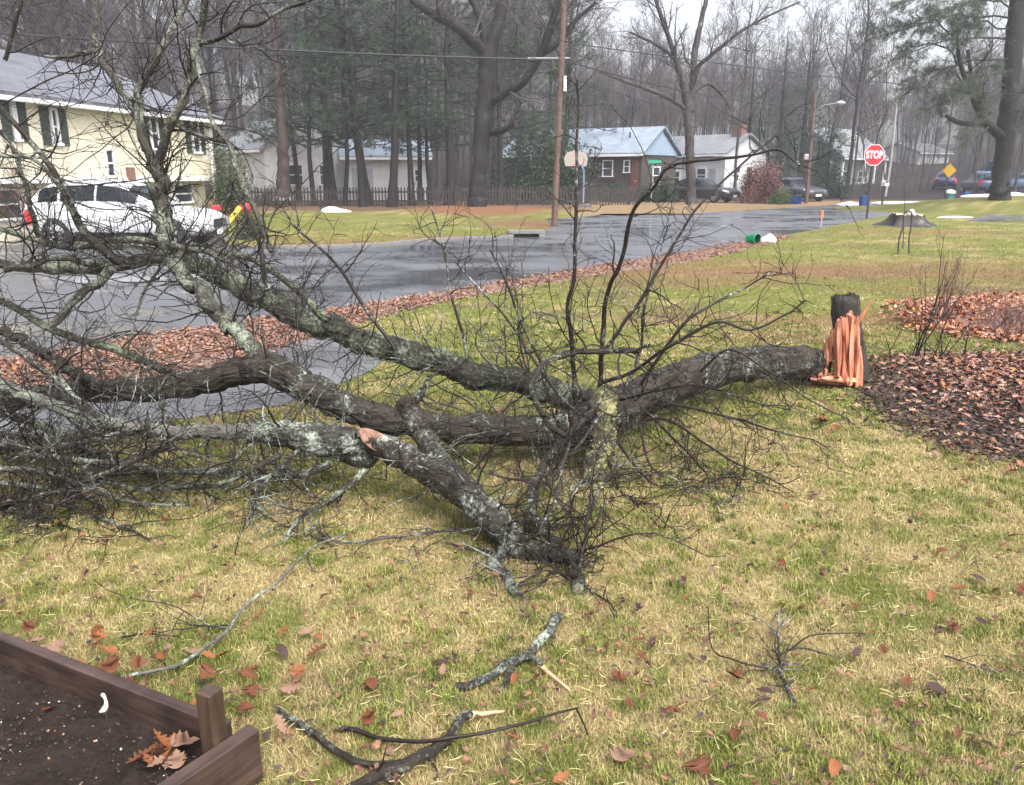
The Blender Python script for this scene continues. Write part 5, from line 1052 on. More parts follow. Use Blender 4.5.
# ------------------------------------------------------------------ bins, bucket, stakes, stump
M['blue_bin'] = paint('blue bin plastic', (.015, .06, .24)); M['green_bucket'] = paint('green bucket', (.01, .36, .14)); M['dark_in'] = simple('dark inside', (.012, .014, .013), .6, .1, 5, 0); M['orange'] = paint('orange marker', (.85, .16, .06)); M['snow'] = simple('old snow', (.80, .80, .81), .55, .08, 9, .4); M['teal'] = paint('teal plastic', (.03, .16, .14))
def bin_(loc, label, rz=0, tipped=False, mt='blue_bin', s=1.0, full=False):
    R = empty('recycling_bin', loc, label, 'bin', rz=rz)
    w, d, h = .52*s, .45*s, .68*s; mb = MB(); t = .03
    for (c_, sz) in (((0, 0, t/2), (w*.84, d*.84, t)),): mb.box(c_, sz)
    o = [(-1, -1), (1, -1), (1, 1), (-1, 1)]
    for k in range(4):
        a_, b_ = o[k], o[(k+1) % 4]
        for (i0, i1) in ((1, .93),):
            V = [(a_[0]*w*.42, a_[1]*d*.42, t), (b_[0]*w*.42, b_[1]*d*.42, t), (b_[0]*w*.5, b_[1]*d*.5, h), (a_[0]*w*.5, a_[1]*d*.5, h), (a_[0]*w*.38, a_[1]*d*.38, t), (b_[0]*w*.38, b_[1]*d*.38, t), (b_[0]*w*.46, b_[1]*d*.46, h), (a_[0]*w*.46, a_[1]*d*.46, h)]
            mb.add(V, [(0, 1, 2, 3), (5, 4, 7, 6), (3, 2, 6, 7)])
    bo_ = mb.build('tub', M[mt], R, world=False)
    rm = MB(); rm.box((0, -d/2, h-.03), (w+.06, .04, .07)).box((0, d/2, h-.03), (w+.06, .04, .07)).box((-w/2, 0, h-.031), (.04, d+.03, .065)).box((w/2, 0, h-.031), (.04, d+.03, .065)); rm.build('rim', M[mt], R, bevel=.01, world=False)
    if full: MB().lathe([(0, .0), (.27, 0), (.32, .07), (.28, .16), (.15, .24), (0, .26)], 14, (0, 0, h-.05)).build('bag', M['snow'], R, smooth=True, world=False)
    if tipped: R.rotation_euler = (math.pi/2, 0, rz); R.location = (loc[0], loc[1], d*.5)
    return R
g = G(787, 204); bin_((g[0], g[1], 0), 'blue recycling bin tipped on its side by the far driveway', .9, True, s=1.05)
g = G(863, 206); bin_((g[0], g[1], 0), 'blue recycling bin standing upright behind the stop sign post', .2, s=.76)
g = G(965, 200.5); bin_((g[0], g[1], 0), 'blue recycling bin standing near the big right pine', .2, s=.75)
g = G(949, 201.5); bin_((g[0], g[1], 0), 'teal tub heaped with white bags beyond the yellow sign', .1, mt='teal', s=.75, full=True)
g = G(752, 244); BK = empty('tipped_bucket', (g[0], g[1], .155), 'green plastic bucket lying on its side at the road edge', 'bucket', rz=-.95); BK.scale = (.82,)*3; BK.location.z = .128
MB().lathe([(0, -.17), (.115, -.17), (.12, -.165), (.152, .16), (.16, .16), (.16, .185), (.146, .185), (.112, -.15), (0, -.15)], 28, (0, 0, 0), 'x').build('shell', M['green_bucket'], BK, smooth=True, world=False)
MB().lathe([(.145, .183), (.111, -.148), (0, -.148)], 28, (0, 0, 0), 'x').build('inside', M['dark_in'], BK, smooth=True, world=False)
def lump(name, label, px, py, rx, ry, h, seed, m='snow', cat='snow patch', group=None, z=0, d=None):
    g = G(px, py) if d is None else P(px, py, d); z = gz(g[0], g[1]) if d is None else g[2]
    a = np.linspace(0, 2*np.pi, 22, endpoint=False); mb = MB(); R = []; r = np.random.default_rng(seed); ph = r.uniform(0, 6, 4)
    for t in np.linspace(0, 1, 8):
        k = math.cos(t*math.pi/2)**.8*(1+.16*np.sin(2*a+ph[0])+.12*np.sin(3*a+ph[1])+.07*np.sin(7*a+ph[2])); zz = h*math.sin(t*math.pi/2)*(1+.15*np.sin(2*a+ph[3]))
        R.append(np.column_stack([rx*k*np.cos(a), ry*k*np.sin(a), zz-.015]))
    n = 22; mb.add(np.vstack(R), [(k*n+j, k*n+(j+1) % n, (k+1)*n+(j+1) % n, (k+1)*n+j) for k in range(7) for j in range(n)])
    o = mb.build(name, M[m], smooth=True, world=False); o.location = (g[0], g[1], z); return tag(o, label, cat, group)
lump('snow_patch', 'rounded white lump of old snow beside the green bucket', 769, 242, .19, .14, .20, 1)
lump('snow_patch', 'left one of two white snow lumps on the lawn before the pines', 331, 212, .42, .25, .22, 2); lump('snow_patch', 'right flatter one of two white snow lumps on the lawn before the pines', 341, 212, .38, .25, .14, 3)
lump('snow_patch', 'flat white snow strip at the mouth of the side driveway', 955, 217.5, .8, .22, .06, 4); lump('snow_patch', 'long low snow bank in front of the big right pine', 985, 208, 1.4, .25, .12, 5)
lump('snow_patch', 'snow bank between the yellow sign and the pine', 955, 206, .8, .35, .16, 6); lump('snow_patch', 'thin white snow line along the far road edge behind the stop sign', 905, 203, 1.9, .3, .10, 7); lump('snow_patch', 'white snow heap left of the blue bin behind the stop sign', 850, 205, .6, .25, .18, 8)
lump('snow_patch', 'small snow heap at the right edge beside the pine', 1012, 207.5, .9, .3, .2, 9)
g = G(821, 227); MK = empty('marker_stake', (g[0], g[1], 0), 'thin orange topped marker stake at the road edge', 'stake'); MB().box((0, 0, .13), (.03, .02, .30)).build('stake', M['metal'], MK, world=False); MB().box((0, 0, .40), (.075, .02, .25)).build('flag', M['orange'], MK, world=False)
# wire plant support and sapling
M['rod'] = simple('dark rod', (.03, .03, .03), .5, .2, 5, 0)
def tri(px, py, d): return P(px, py, d)
dgs = G(903, 254)[1]; WR = empty('wire_support', tuple(G(903, 254)), 'dark wire frame with two legs standing on the lawn near the far stump', 'plant support')
MB().tubes(catmull(np.array([tri(898, 254, dgs), tri(899, 240, dgs), tri(903, 226, dgs), tri(904, 214, dgs), tri(908, 211, dgs), tri(912, 214, dgs), tri(911, 226, dgs), tri(909, 240, dgs), tri(909, 254, dgs)]), 5), np.full(41, .017), 6).build('frame', M['rod'], WR, smooth=True)
MB().tubes(np.array([tri(894, 254, dgs-.05), tri(911, 254, dgs+.05)]), np.full(2, .012), 6).build('foot_bar', M['rod'], WR)
SP = empty('sapling', tuple(G(905, 250)), 'very thin bare sapling rising behind the wire frame', 'tree'); dsp = dgs+.6
c = catmull(np.array([tri(903, 249, dsp), tri(904, 220, dsp), tri(905, 190, dsp), tri(905, 155, dsp), tri(907, 130, dsp)]), 5); rad = np.linspace(.014, .005, len(c)); MB().tubes(c, rad, 6).build('trunk', M['woods_twig'], SP)
p_, q_ = resample(c, rad); r_ = np.random.default_rng(5); a_, ar_ = branch_level(p_, q_, 14, (.2, .5), (30, 50), r_, K=4, trop=(0, 0, .12), rmin=.003, tr=(.4, 1)); MB().tubes(a_, ar_, 4).build('crown', M['woods_twig'], SP)
g = G(907, 226); FS = empty('cut_stump', (g[0], g[1], 0), 'wide low cut stump with spreading roots on the far lawn', 'tree stump')
a = np.linspace(0, 2*np.pi, 40, endpoint=False); mb = MB(); R = []; rr = np.random.default_rng(3)
for z, k, fl in ((-.05, 1.12, .36), (.05, 1.0, .32), (.15, .82, .2), (.28, .74, .1), (.36, .72, .07)):
    R.append(np.column_stack([k*.72*(1+fl*np.sin(5*a+1)+fl*.5*np.sin(3*a))*np.cos(a), k*.6*(1+fl*np.sin(5*a+1)+fl*.5*np.sin(3*a))*np.sin(a), z+.03*rr.normal(size=40)*(z > .2)]))
mb.add(np.vstack(R), [(k*40+j, k*40+(j+1) % 40, (k+1)*40+(j+1) % 40, (k+1)*40+j) for k in range(4) for j in range(40)]); mb.build('bark', M['woods_bark'], FS, smooth=True, world=False)
mb = MB(); top_ = R[-1]*np.array([.98, .98, 1])+[0, 0, .004]; mb.add(np.vstack([top_, [[0, 0, .36]]]), t=[(j, (j+1) % 40, 40) for j in range(40)]); M['pale_cut'] = simple('pale cut wood', (.45, .30, .22), .7, .3, 7, .2); mb.build('cut_top', M['pale_cut'], FS, world=False)
M['rock'] = simple('pale rock', (.45, .47, .44), .8, .25, 12, .5); o = lump('rock', 'pale grey rock sitting on the wide cut stump', 908, 218, .11, .10, .17, 12, 'rock', 'rock'); o.location = (g[0]+.05, g[1]-.1, .365)
# mailbox
g = G(882, 204); MX = empty('mailbox', (g[0], g[1], gz(g[0], g[1])), 'small white mailbox on a post beyond the road behind the stop sign', 'mailbox')
MB().box((0, 0, .5), (.09, .09, 1.0)).build('post', M['fence_wood'], MX, world=False); MB().box((0, -.1, 1.08), (.24, .5, .18)).lathe([(.12, -.25), (.12, .25)], 14, (0, -.1, 1.17), 'y').build('box', M['white_paint'], MX, bevel=.01, world=False); MB().box((.135, -.1, 1.2), (.02, .06, .18)).build('flag', M['red'], MX, world=False)
# yellow and red toy slide beside the parked car
g = G(236, 232); TY = empty('toy_slide', (g[0], g[1], 0), 'small yellow plastic toy slide with red ends beside the dark shrub', 'toy'); M['toy_yellow'] = paint('toy yellow', (.75, .60, .08)); M['toy_red'] = paint('toy red', (.65, .04, .06))
mb = MB(); mb.box((0, 0, .42), (.75, .34, .04), ry=-.85).box((0, -.18, .45), (.75, .03, .14), ry=-.85).box((0, .18, .45), (.75, .03, .14), ry=-.85); mb.build('chute', M['toy_yellow'], TY, bevel=.01, world=False)
mb = MB().box((.36, 0, .72), (.22, .40, .22)).build('platform', M['toy_red'], TY, bevel=.05, world=False); mb = MB()
for s in (-.17, .17): mb.box((.40, s, .32), (.05, .04, .64))
for k in range(3): mb.box((.40, 0, .15+.18*k), (.045, .30, .04))
mb.build('ladder', M['toy_red'], TY, world=False); MB().box((-.5, 0, .70), (.2, .25, .14)).build('loose_panel', M['toy_red'], TY, bevel=.03, world=False)
# ------------------------------------------------------------------ cars
M['car_white'] = simple('white car paint', (.46, .47, .49), .22, .03, 2, 0); M['car_black'] = simple('black car paint', (.02, .02, .024), .2, .1, 2, 0); M['car_blue'] = simple('blue car paint', (.06, .10, .18), .25, .1, 2, 0); M['car_grey'] = simple('dark grey car paint', (.06, .065, .075), .25, .1, 2, 0); M['car_navy'] = simple('navy car paint', (.03, .035, .10), .25, .1, 2, 0)
M['tyre'] = simple('tyre rubber', (.018, .018, .019), .8, .2, 20, .2); M['rim'] = simple('alloy rim', (.45, .46, .48), .35, .1, 8, 0, metal=.7); M['car_glass'] = simple('tinted car glass', (.012, .015, .020), .08, .2, 2, 0, spec=.25); M['cladding'] = simple('black trim', (.022, .022, .024), .55, .2, 12, .1)
M['tail_red'] = simple('tail light red', (.55, .02, .03), .2, .1, 6, 0); M['lamp_glass'] = simple('headlamp glass', (.62, .65, .70), .12, .1, 8, 0, spec=.8); M['chrome'] = simple('chrome', (.6, .6, .62), .2, .05, 5, 0, metal=.9)
def sgn(v, e): return np.sign(v)*np.abs(v)**e
CARS = {
 'suv': dict(L=4.7, r=.375, wx=(-1.43, 1.45), body=[(-2.35, .50, .92, .66), (-2.30, .40, 1.02, .82), (-2.1, .32, 1.06, .91), (-1.5, .28, 1.07, .945), (0, .26, 1.05, .95), (.9, .27, 1.04, .95), (1.5, .28, .99, .93), (2.0, .30, .92, .88), (2.25, .34, .83, .79), (2.35, .44, .70, .64)],
        gh=[(-2.22, 1.10, .80), (-2.05, 1.40, .84), (-1.75, 1.58, .86), (-1.0, 1.67, .87), (-.2, 1.67, .87), (.25, 1.60, .87), (.75, 1.33, .86), (1.22, 1.03, .83)], belt=1.0, sidew=[(-1.85, -1.35), (-1.28, -.42), (-.36, .62)], ws=(.42, 1.06), rw=(-2.2, -1.92)),
 'sedan': dict(L=4.6, r=.33, wx=(-1.35, 1.38), body=[(-2.3, .48, .86, .62), (-2.22, .36, .95, .78), (-2.0, .28, .98, .87), (-1.4, .24, .99, .90), (0, .22, .95, .91), (.9, .23, .93, .90), (1.5, .24, .88, .88), (2.0, .26, .80, .83), (2.22, .32, .72, .74), (2.3, .42, .62, .60)],
        gh=[(-1.85, .97, .74), (-1.35, 1.25, .77), (-.9, 1.41, .78), (-.3, 1.46, .78), (.1, 1.43, .78), (.55, 1.22, .78), (1.05, .94, .76)], belt=.9, sidew=[(-1.05, -.45), (-.39, .42)], ws=(.30, .94), rw=(-1.78, -1.25)),
}
def car(name, label, kind, loc, yaw, paint_, detail=True, hatch=False):
    C = CARS[kind]; root = empty(name, loc, label, 'car', rz=yaw)
    b = np.array(C['body']); xs = np.linspace(b[0, 0], b[-1, 0], 60); zb = np.interp(xs, b[:, 0], b[:, 1]); zt = np.interp(xs, b[:, 0], b[:, 2]); w = np.interp(xs, b[:, 0], b[:, 3])
    ker = np.ones(5)/5
    def smo(v): return np.convolve(np.pad(v, 2, 'edge'), ker, 'valid')
    zb, zt, w = smo(zb), smo(zt), smo(w)
    def body(x, th, off=0.0):
        z0, z1, ww = np.interp(x, xs, zb), np.interp(x, xs, zt), np.interp(x, xs, w)
        yy = sgn(np.cos(th), .30)*(ww+off); zz = (z0+z1)/2+sgn(np.sin(th), .5)*((z1-z0)/2+off)
        yy = yy*np.where(zz > z1*.8, 1-.10*(zz-z1*.8)/(z1*.2), 1)
        return np.stack([x+0*th, yy, zz], -1)
    th = np.linspace(0, 2*np.pi, 48, endpoint=False); V = body(xs[:, None], th[None, :]); n, m_ = 60, 48
    mb = MB(); i = np.arange(n-1)[:, None]*m_; j = np.arange(m_)[None]; Q = np.stack([i+j, i+m_+j, i+m_+(j+1) % m_, i+(j+1) % m_], -1)
    V2 = np.concatenate([V.reshape(-1, 3), V[0].mean(0)[None], V[-1].mean(0)[None]])
    mb.add(V2, Q, [(jj, (jj+1) % m_, n*m_) for jj in range(m_)]+[((n-1)*m_+(jj+1) % m_, (n-1)*m_+jj, n*m_+1) for jj in range(m_)])
    bo = mb.build('body', M[paint_], root, smooth=True, world=False)
    # wheel wells cut out
    cut = MB()
    for x in C['wx']:
        for s in (-1, 1): cut.lathe([(0, -.16), (C['r']+.055, -.16), (C['r']+.055, .16), (0, .16)], 28, (x, s*(.88 if kind == 'suv' else .84), C['r']), 'y')
    co = cut.build('cutter', M['tyre'], None, world=False); md = bo.modifiers.new('b', 'BOOLEAN'); md.object = co; md.operation = 'DIFFERENCE'; md.solver = 'EXACT'
    bo.parent = None; bpy.context.view_layer.update(); me = bpy.data.meshes.new_from_object(bo.evaluated_get(bpy.context.evaluated_depsgraph_get()))
    bo.modifiers.clear(); bo.data = me; bo.parent = root; bpy.data.objects.remove(co)
    me.materials.clear(); me.materials.append(M[paint_])
    g = np.array(C['gh']); gx_ = np.linspace(g[0, 0], g[-1, 0], 50); gzz = np.interp(gx_, g[:, 0], g[:, 1]); gw = np.interp(gx_, g[:, 0], g[:, 2]); gzz = smo(gzz); gw = smo(gw); bz = C['belt']-.04
    def house_(x, t, off=0.0):
        z1, ww = np.interp(x, gx_, gzz), np.interp(x, gx_, gw); h = np.maximum(z1-bz, .01)
        yy = sgn(np.cos(t), .35); zz = np.abs(np.sin(t))**.55
        return np.stack([x+0*t, yy*(ww+off)*(1-.20*zz), bz+zz*(h+off)], -1)
    tt = np.linspace(0, np.pi, 32); MB().grid(house_(gx_[:, None], tt[None])).build('cabin', M[paint_], root, smooth=True, world=False)
    def patch(nm_, fn, x0, x1, t0, t1, off, m, nx=10, nt=8, par=root):
        a_ = np.linspace(x0, x1, nx)[:, None]; t_ = np.linspace(t0, t1, nt)[None]; return MB().grid(fn(a_+0*t_, t_+0*a_, off)).build(nm_, M[m], par, smooth=True, world=False)
    for (x0, x1) in C['sidew']:
        for s in (0, 1):
            t0, t1 = .10, .72
            if s: t0, t1 = np.pi-t0, np.pi-t1
            patch('side_window', house_, x0, x1, t0, t1, .010, 'car_glass')
    patch('windscreen', house_, C['ws'][0], C['ws'][1], .72, np.pi-.72, .012, 'car_glass', 8, 14); patch('rear_window', house_, C['rw'][0], C['rw'][1], .8, np.pi-.8, .012, 'car_glass', 8, 14)
    L2 = C['L']/2
    for s in (0, 1):
        f = (lambda a: np.pi-a) if s else (lambda a: a)
        patch('headlight', body, L2-.42, L2-.10, f(.30), f(.62), .008, 'lamp_glass'); patch('taillight', body, -L2+.06, -L2+.34, f(-.1), f(1.15), .012, 'tail_red')
        patch('sill_trim', body, C['wx'][0]+C['r']+.1, C['wx'][1]-C['r']-.1, f(-.95), f(-.40), .010, 'cladding')
        if detail:
            for xx in (C['sidew'][-1][1]+.1, C['sidew'][-1][0]-.03, C['sidew'][-2][0]+.05): patch('door_seam', body, xx-.006, xx+.006, f(-.4), f(.75), .003, 'cladding', 2, 14)
            for xx in (C['sidew'][-1][0]+.12, C['sidew'][-2][0]+.14):
                p = body(np.array(xx), np.array(f(.45)), .02); MB().box(p, (.2, .035, .035)).build('door_handle', M[paint_], root, bevel=.01, world=False)
            p = house_(np.array(C['ws'][1]-.22), np.array(f(.15)), .12); MB().lathe([(0, -.1), (.08, -.09), (.10, 0), (.07, .1), (0, .11)], 12, p, 'y').build('mirror', M[paint_], root, smooth=True, world=False)
    z_ = np.interp(L2-.05, xs, zb); MB().box((L2-.03, 0, .60 if kind == 'suv' else .52), (.08, .82, .24), taper=.9).build('grille', M['cladding'], root, bevel=.03, world=False)
    MB().box((L2+.015, 0, .38), (.02, .42, .12)).build('number_plate', M['white_paint'], root, world=False); MB().box((L2-.06, 0, .36), (.1, 1.3, .12)).build('bumper_intake', M['cladding'], root, bevel=.03, world=False)
    for x in C['wx']:
        for s in (-1, 1):
            r = C['r']; yc = s*(.84 if kind == 'suv' else .79)
            wh = MB().lathe([(r*.62, -.11), (r*.92, -.115), (r, -.08), (r, .08), (r*.92, .115), (r*.62, .11)], 30, (0, 0, 0), 'y').build('wheel', M['tyre'], root, smooth=True, world=False); wh.location = (x, yc, r)
            rm = MB().lathe([(r*.63, -.10*s), (r*.63, .09*s), (r*.57, .10*s), (r*.55, .06*s)], 30, (0, 0, 0), 'y'); rm.lathe([(0, .085*s), (r*.13, .085*s), (r*.15, .04*s)], 12, (0, 0, 0), 'y')
            for k in range(5):
                a_ = k*2*np.pi/5+.3
                for dv in (-.13, .13): rm.box((math.cos(a_+dv)*r*.33, .065*s, math.sin(a_+dv)*r*.33), (r*.5, .03, .045), ry=-(a_+dv*.5))
            rm.build('rim', M['rim'], wh, world=False); MB().lathe([(0, -.02*s), (r*.6, -.02*s)], 24, (0, 0, 0), 'y').build('brake_backing', M['cladding'], wh, world=False)
    if detail: MB().box((0, 0, .2), (2.9, 1.3, .1)).build('underbody', M['cladding'], root, world=False)
    if hatch:
        z_ = 1.55; MB().box((-L2-.30, 0, 2.0), (1.05, 1.35, .06), ry=.75).build('open_hatch', M[paint_], root, bevel=.03, world=False); MB().box((-L2-.33, 0, 2.03), (.6, 1.1, .05), ry=.75).build('hatch_glass', M['lamp_glass'], root, world=False)
    return root
ga = G(62, 245.5); gb_ = G(190, 247); ca = (ga+gb_)/2
wbx = P(130, 246, ga[1]+.45)
wc = car('parked_suv', 'white sport utility car parked in the driveway before the yellow house', 'suv', (P(124, 240, 18.9)[0], 19.3, .008), -.04, 'car_white'); wc.scale = (.91,)*3
g = G(704, 202.5); car('parked_sedan', 'black sedan parked beside the tall bare tree and white cottage', 'sedan', (g[0], g[1]+1, 0), -.75, 'car_black', False)
g = G(808, 202); car('parked_sedan', 'dark grey car parked behind the far lamp pole', 'sedan', (g[0], g[1]+2.5, 0), -1.25, 'car_grey', False)
pz = P(983, 197.5, 62); car('parked_car', 'blue car with its rear hatch open left of the big right pine', 'suv', (pz[0]-.2, 62, max(pz[2], float(gz(pz[0], 62)))), 1.35, 'car_blue', False, hatch=True)
pz = P(1013, 197.5, 66); car('parked_car', 'blue car half hidden behind the right side of the big pine', 'sedan', (pz[0]+.6, 66, max(pz[2], float(gz(pz[0], 66)))), 2.7, 'car_blue', False)
pz = P(942, 201.5, 70); car('parked_car', 'navy car parked beyond the yellow diamond sign', 'sedan', (pz[0], 70, float(gz(pz[0], 70))), 1.1, 'car_navy', False)

# ------------------------------------------------------------------ trees
def needles(mb, pts, dirs, r, n=14, ln=.16, wd=.018, cols=((.045, .072, .045), (.065, .095, .055), (.034, .056, .038))):
    """bunches of needles around the given points"""
    k = len(pts); p = np.repeat(pts, n, 0); d = unit(np.repeat(dirs, n, 0)*.9+r.normal(size=(k*n, 3))*.75)
    L = ln*r.uniform(.6, 1.3, (k*n, 1)); s = unit(np.cross(d, r.normal(size=(k*n, 3))))*wd*.5
    V = np.stack([p-s, p+s, p+d*L], 1); c = np.array(cols)[r.integers(0, len(cols), k)]*r.uniform(.7, 1.3, (k, 1)); c = np.repeat(c, n*3, 0)
    mb.add(V, t=(np.arange(k*n)*3)[:, None]+np.array([[0, 1, 2]]), col=c)
def bare_tree(seed, h, r0, name, label, cat='tree', group=None, dens=1.0, lean=.05, bark_='woods_bark', fork=.35):
    r = np.random.default_rng(seed); root = empty(name, (0, 0, 0), label, cat, group)
    K = 14; z = np.linspace(0, h, K); wob = np.cumsum(r.normal(size=(K, 2))*.012*h, 0)*np.linspace(0, 1, K)[:, None]+np.outer(np.linspace(0, 1, K), r.normal(size=2)*lean*h)
    tk_ = np.column_stack([wob, z-.1])[None]; rad = (r0*np.linspace(1, .12, K)**.8)[None]; rad[0, 0] *= 1.35
    mb = MB().tubes(tk_, rad, 9, bump=.05, seed=seed)
    a, ar = branch_level(tk_, rad, int(20*dens), (h*.22, h*.5), (25, 60), r, K=8, crook=.12, trop=(0, 0, .07), rfrac=.5, rmin=.016, tr=(fork, .98), lenfall=.5)
    mb.tubes(a[ar[:, 0] > .03], ar[ar[:, 0] > .03], 6); mb.build('trunk', M[bark_], root, smooth=True, world=False)
    mb = MB().tubes(a[ar[:, 0] <= .03], ar[ar[:, 0] <= .03], 4)
    b, br = branch_level(a, ar, int(130*dens), (h*.08, h*.22), (25, 65), r, K=5, crook=.15, trop=(0, 0, .06), rmin=.015, tr=(.15, 1)); mb.tubes(b, br, 3)
    c, cr = branch_level(b, br, int(620*dens), (h*.03, h*.10), (25, 65), r, K=4, crook=.18, trop=(0, 0, .06), rmin=.011, tr=(.15, 1)); mb.tubes(c, cr, 3)
    e, er = branch_level(c, cr, int(1100*dens), (h*.015, h*.05), (25, 65), r, K=3, crook=.18, trop=(0, 0, .04), rmin=.009, tr=(.2, 1)); mb.tubes(e, er, 3)
    mb.build('crown', M['woods_twig'], root, world=False); return root
WOODS = [('A', 'slender bare grey tree in the dense woods behind the yellow house', 'bare trees behind the yellow house'), ('B', 'bare tree in the woods behind the picket fence', 'bare trees behind the fence'),
         ('C', 'bare tree in the misty woods behind the ranch house and cottage', 'bare trees behind the ranch house'), ('D', 'bare tree in the misty woods beyond the stop sign road', 'bare trees beyond the road')]
rw = np.random.default_rng(99)
protos = [bare_tree(200+k, h, r0, 'bare_tree', 'x', dens=dn, lean=ln, bark_=bk_, fork=fk) for k, (h, r0, dn, ln, bk_, fk) in enumerate(((19, .16, 1.1, .03, 'woods_bark', .35), (17, .12, 1.0, .06, 'woods_bark', .45), (21, .20, 1.3, .02, 'woods_dark', .3), (15, .09, .9, .07, 'woods_bark', .4), (18, .11, .9, .04, 'woods_dark', .5), (13, .08, 1.0, .08, 'woods_bark', .25), (20, .17, 1.2, .04, 'woods_bark', .4)))]
used = set()
def plant(k, x, y, label, group, s=1.0, rz=None, cat='tree'):
    o = protos[k] if k not in used else copy_tree(protos[k]); used.add(k)
    o.location = (x, y, gz(x, y)); o.rotation_euler = (0, 0, rw.uniform(0, 6.28) if rz is None else rz); o.scale = (s, s, s); return tag(o, label, cat, group)
def wood_zone(i, px0, px1, y0, y1, n, smin, smax, kinds, ok=lambda x, y: True):
    pts = []
    tries = 0
    while len(pts) < n and tries < 9000:
        tries += 1; y = math.sqrt(rw.uniform(y0*y0, y1*y1)); x = (rw.uniform(px0, px1)-512)/F_PX*y*cp
        if ok(x, y) and all((x-a)**2+(y-b)**2 > 1.6 for a, b in pts): pts.append((x, y))
    for x, y in pts: plant(int(rw.choice(kinds)), x, y, WOODS[i][1], WOODS[i][2], rw.uniform(smin, smax))
def free(x, y):
    l = np.array([x, y])-A0; u_, v_ = l@ev, l@np.array([-ev[1], ev[0]])
    return not (-2 < u_ < Ly+1.5 and -1.5 < v_ < 10.5)
wood_zone(0, -190, 235, 33, 76, 60, .8, 1.1, range(7), lambda x, y: free(x, y) and (x < -.32*y-4 or y > 60))
wood_zone(1, 235, 560, 58, 92, 66, .8, 1.15, range(7))
wood_zone(2, 560, 810, 70, 108, 64, .55, .82, range(7))
wood_zone(3, 812, 1200, 60, 112, 106, .5, .8, [1, 3, 3, 5, 0], lambda x, y: not (.38*y-4 < x < .52*y+3 and 74 < y < 108))
# the far mass of the woods
mb = MB(); mt_ = MB(); r = np.random.default_rng(6)
for k in range(620):
    y = r.uniform(94, 160); x = r.uniform(-.95, .95)*y; h = r.uniform(12, 19)*(1.0 if x < 5 else .68); z0 = float(gz(x, y)); K = 7
    t = np.column_stack([x+np.cumsum(r.normal(size=K)*.25), np.full(K, y), z0+np.linspace(0, h, K)])[None]; rd = (.12*np.linspace(1, .15, K))[None]; mt_.tubes(t, rd, 5)
    a, ar = branch_level(t, rd, 12, (h*.22, h*.5), (25, 60), r, K=5, crook=.12, trop=(0, 0, .07), rmin=.03, tr=(.3, .98)); mb.tubes(a, ar, 3)
    b, br = branch_level(a, ar, 70, (h*.08, h*.2), (25, 65), r, K=3, trop=(0, 0, .06), rmin=.02); mb.tubes(b, br, 3)
    c, cr = branch_level(b, br, 230, (h*.04, h*.12), (25, 65), r, K=2, trop=(0, 0, .06), rmin=.017); mb.tubes(c, cr, 3)
for k in range(900):
    y = r.uniform(58, 118); x = r.uniform(-.9, .9)*y; h = r.uniform(1.5, 4.5); z0 = float(gz(x, y)); K = 4
    if y < 66 and -8 < x < 22: continue
    t = np.column_stack([x+np.cumsum(r.normal(size=K)*.2), y+np.cumsum(r.normal(size=K)*.2), z0+np.linspace(0, h, K)])[None]; rd = (.02*np.linspace(1, .4, K))[None]; mb.tubes(t, rd, 3)
    a, ar = branch_level(t, rd, 9, (h*.2, h*.5), (20, 55), r, K=3, crook=.15, trop=(0, 0, .08), rmin=.012, tr=(.1, 1)); mb.tubes(a, ar, 3)
    b, br = branch_level(a, ar, 22, (h*.1, h*.25), (20, 60), r, K=2, rmin=.009); mb.tubes(b, br, 3)

DW = mt_.build('distant_woods', M['woods_bark']); tag(DW, 'hazy grey mass of bare woods closing the view behind everything', 'woods', kind='stuff'); cw = mb.build('crown', M['woods_twig'], DW, world=False); cw['kind'] = 'stuff'
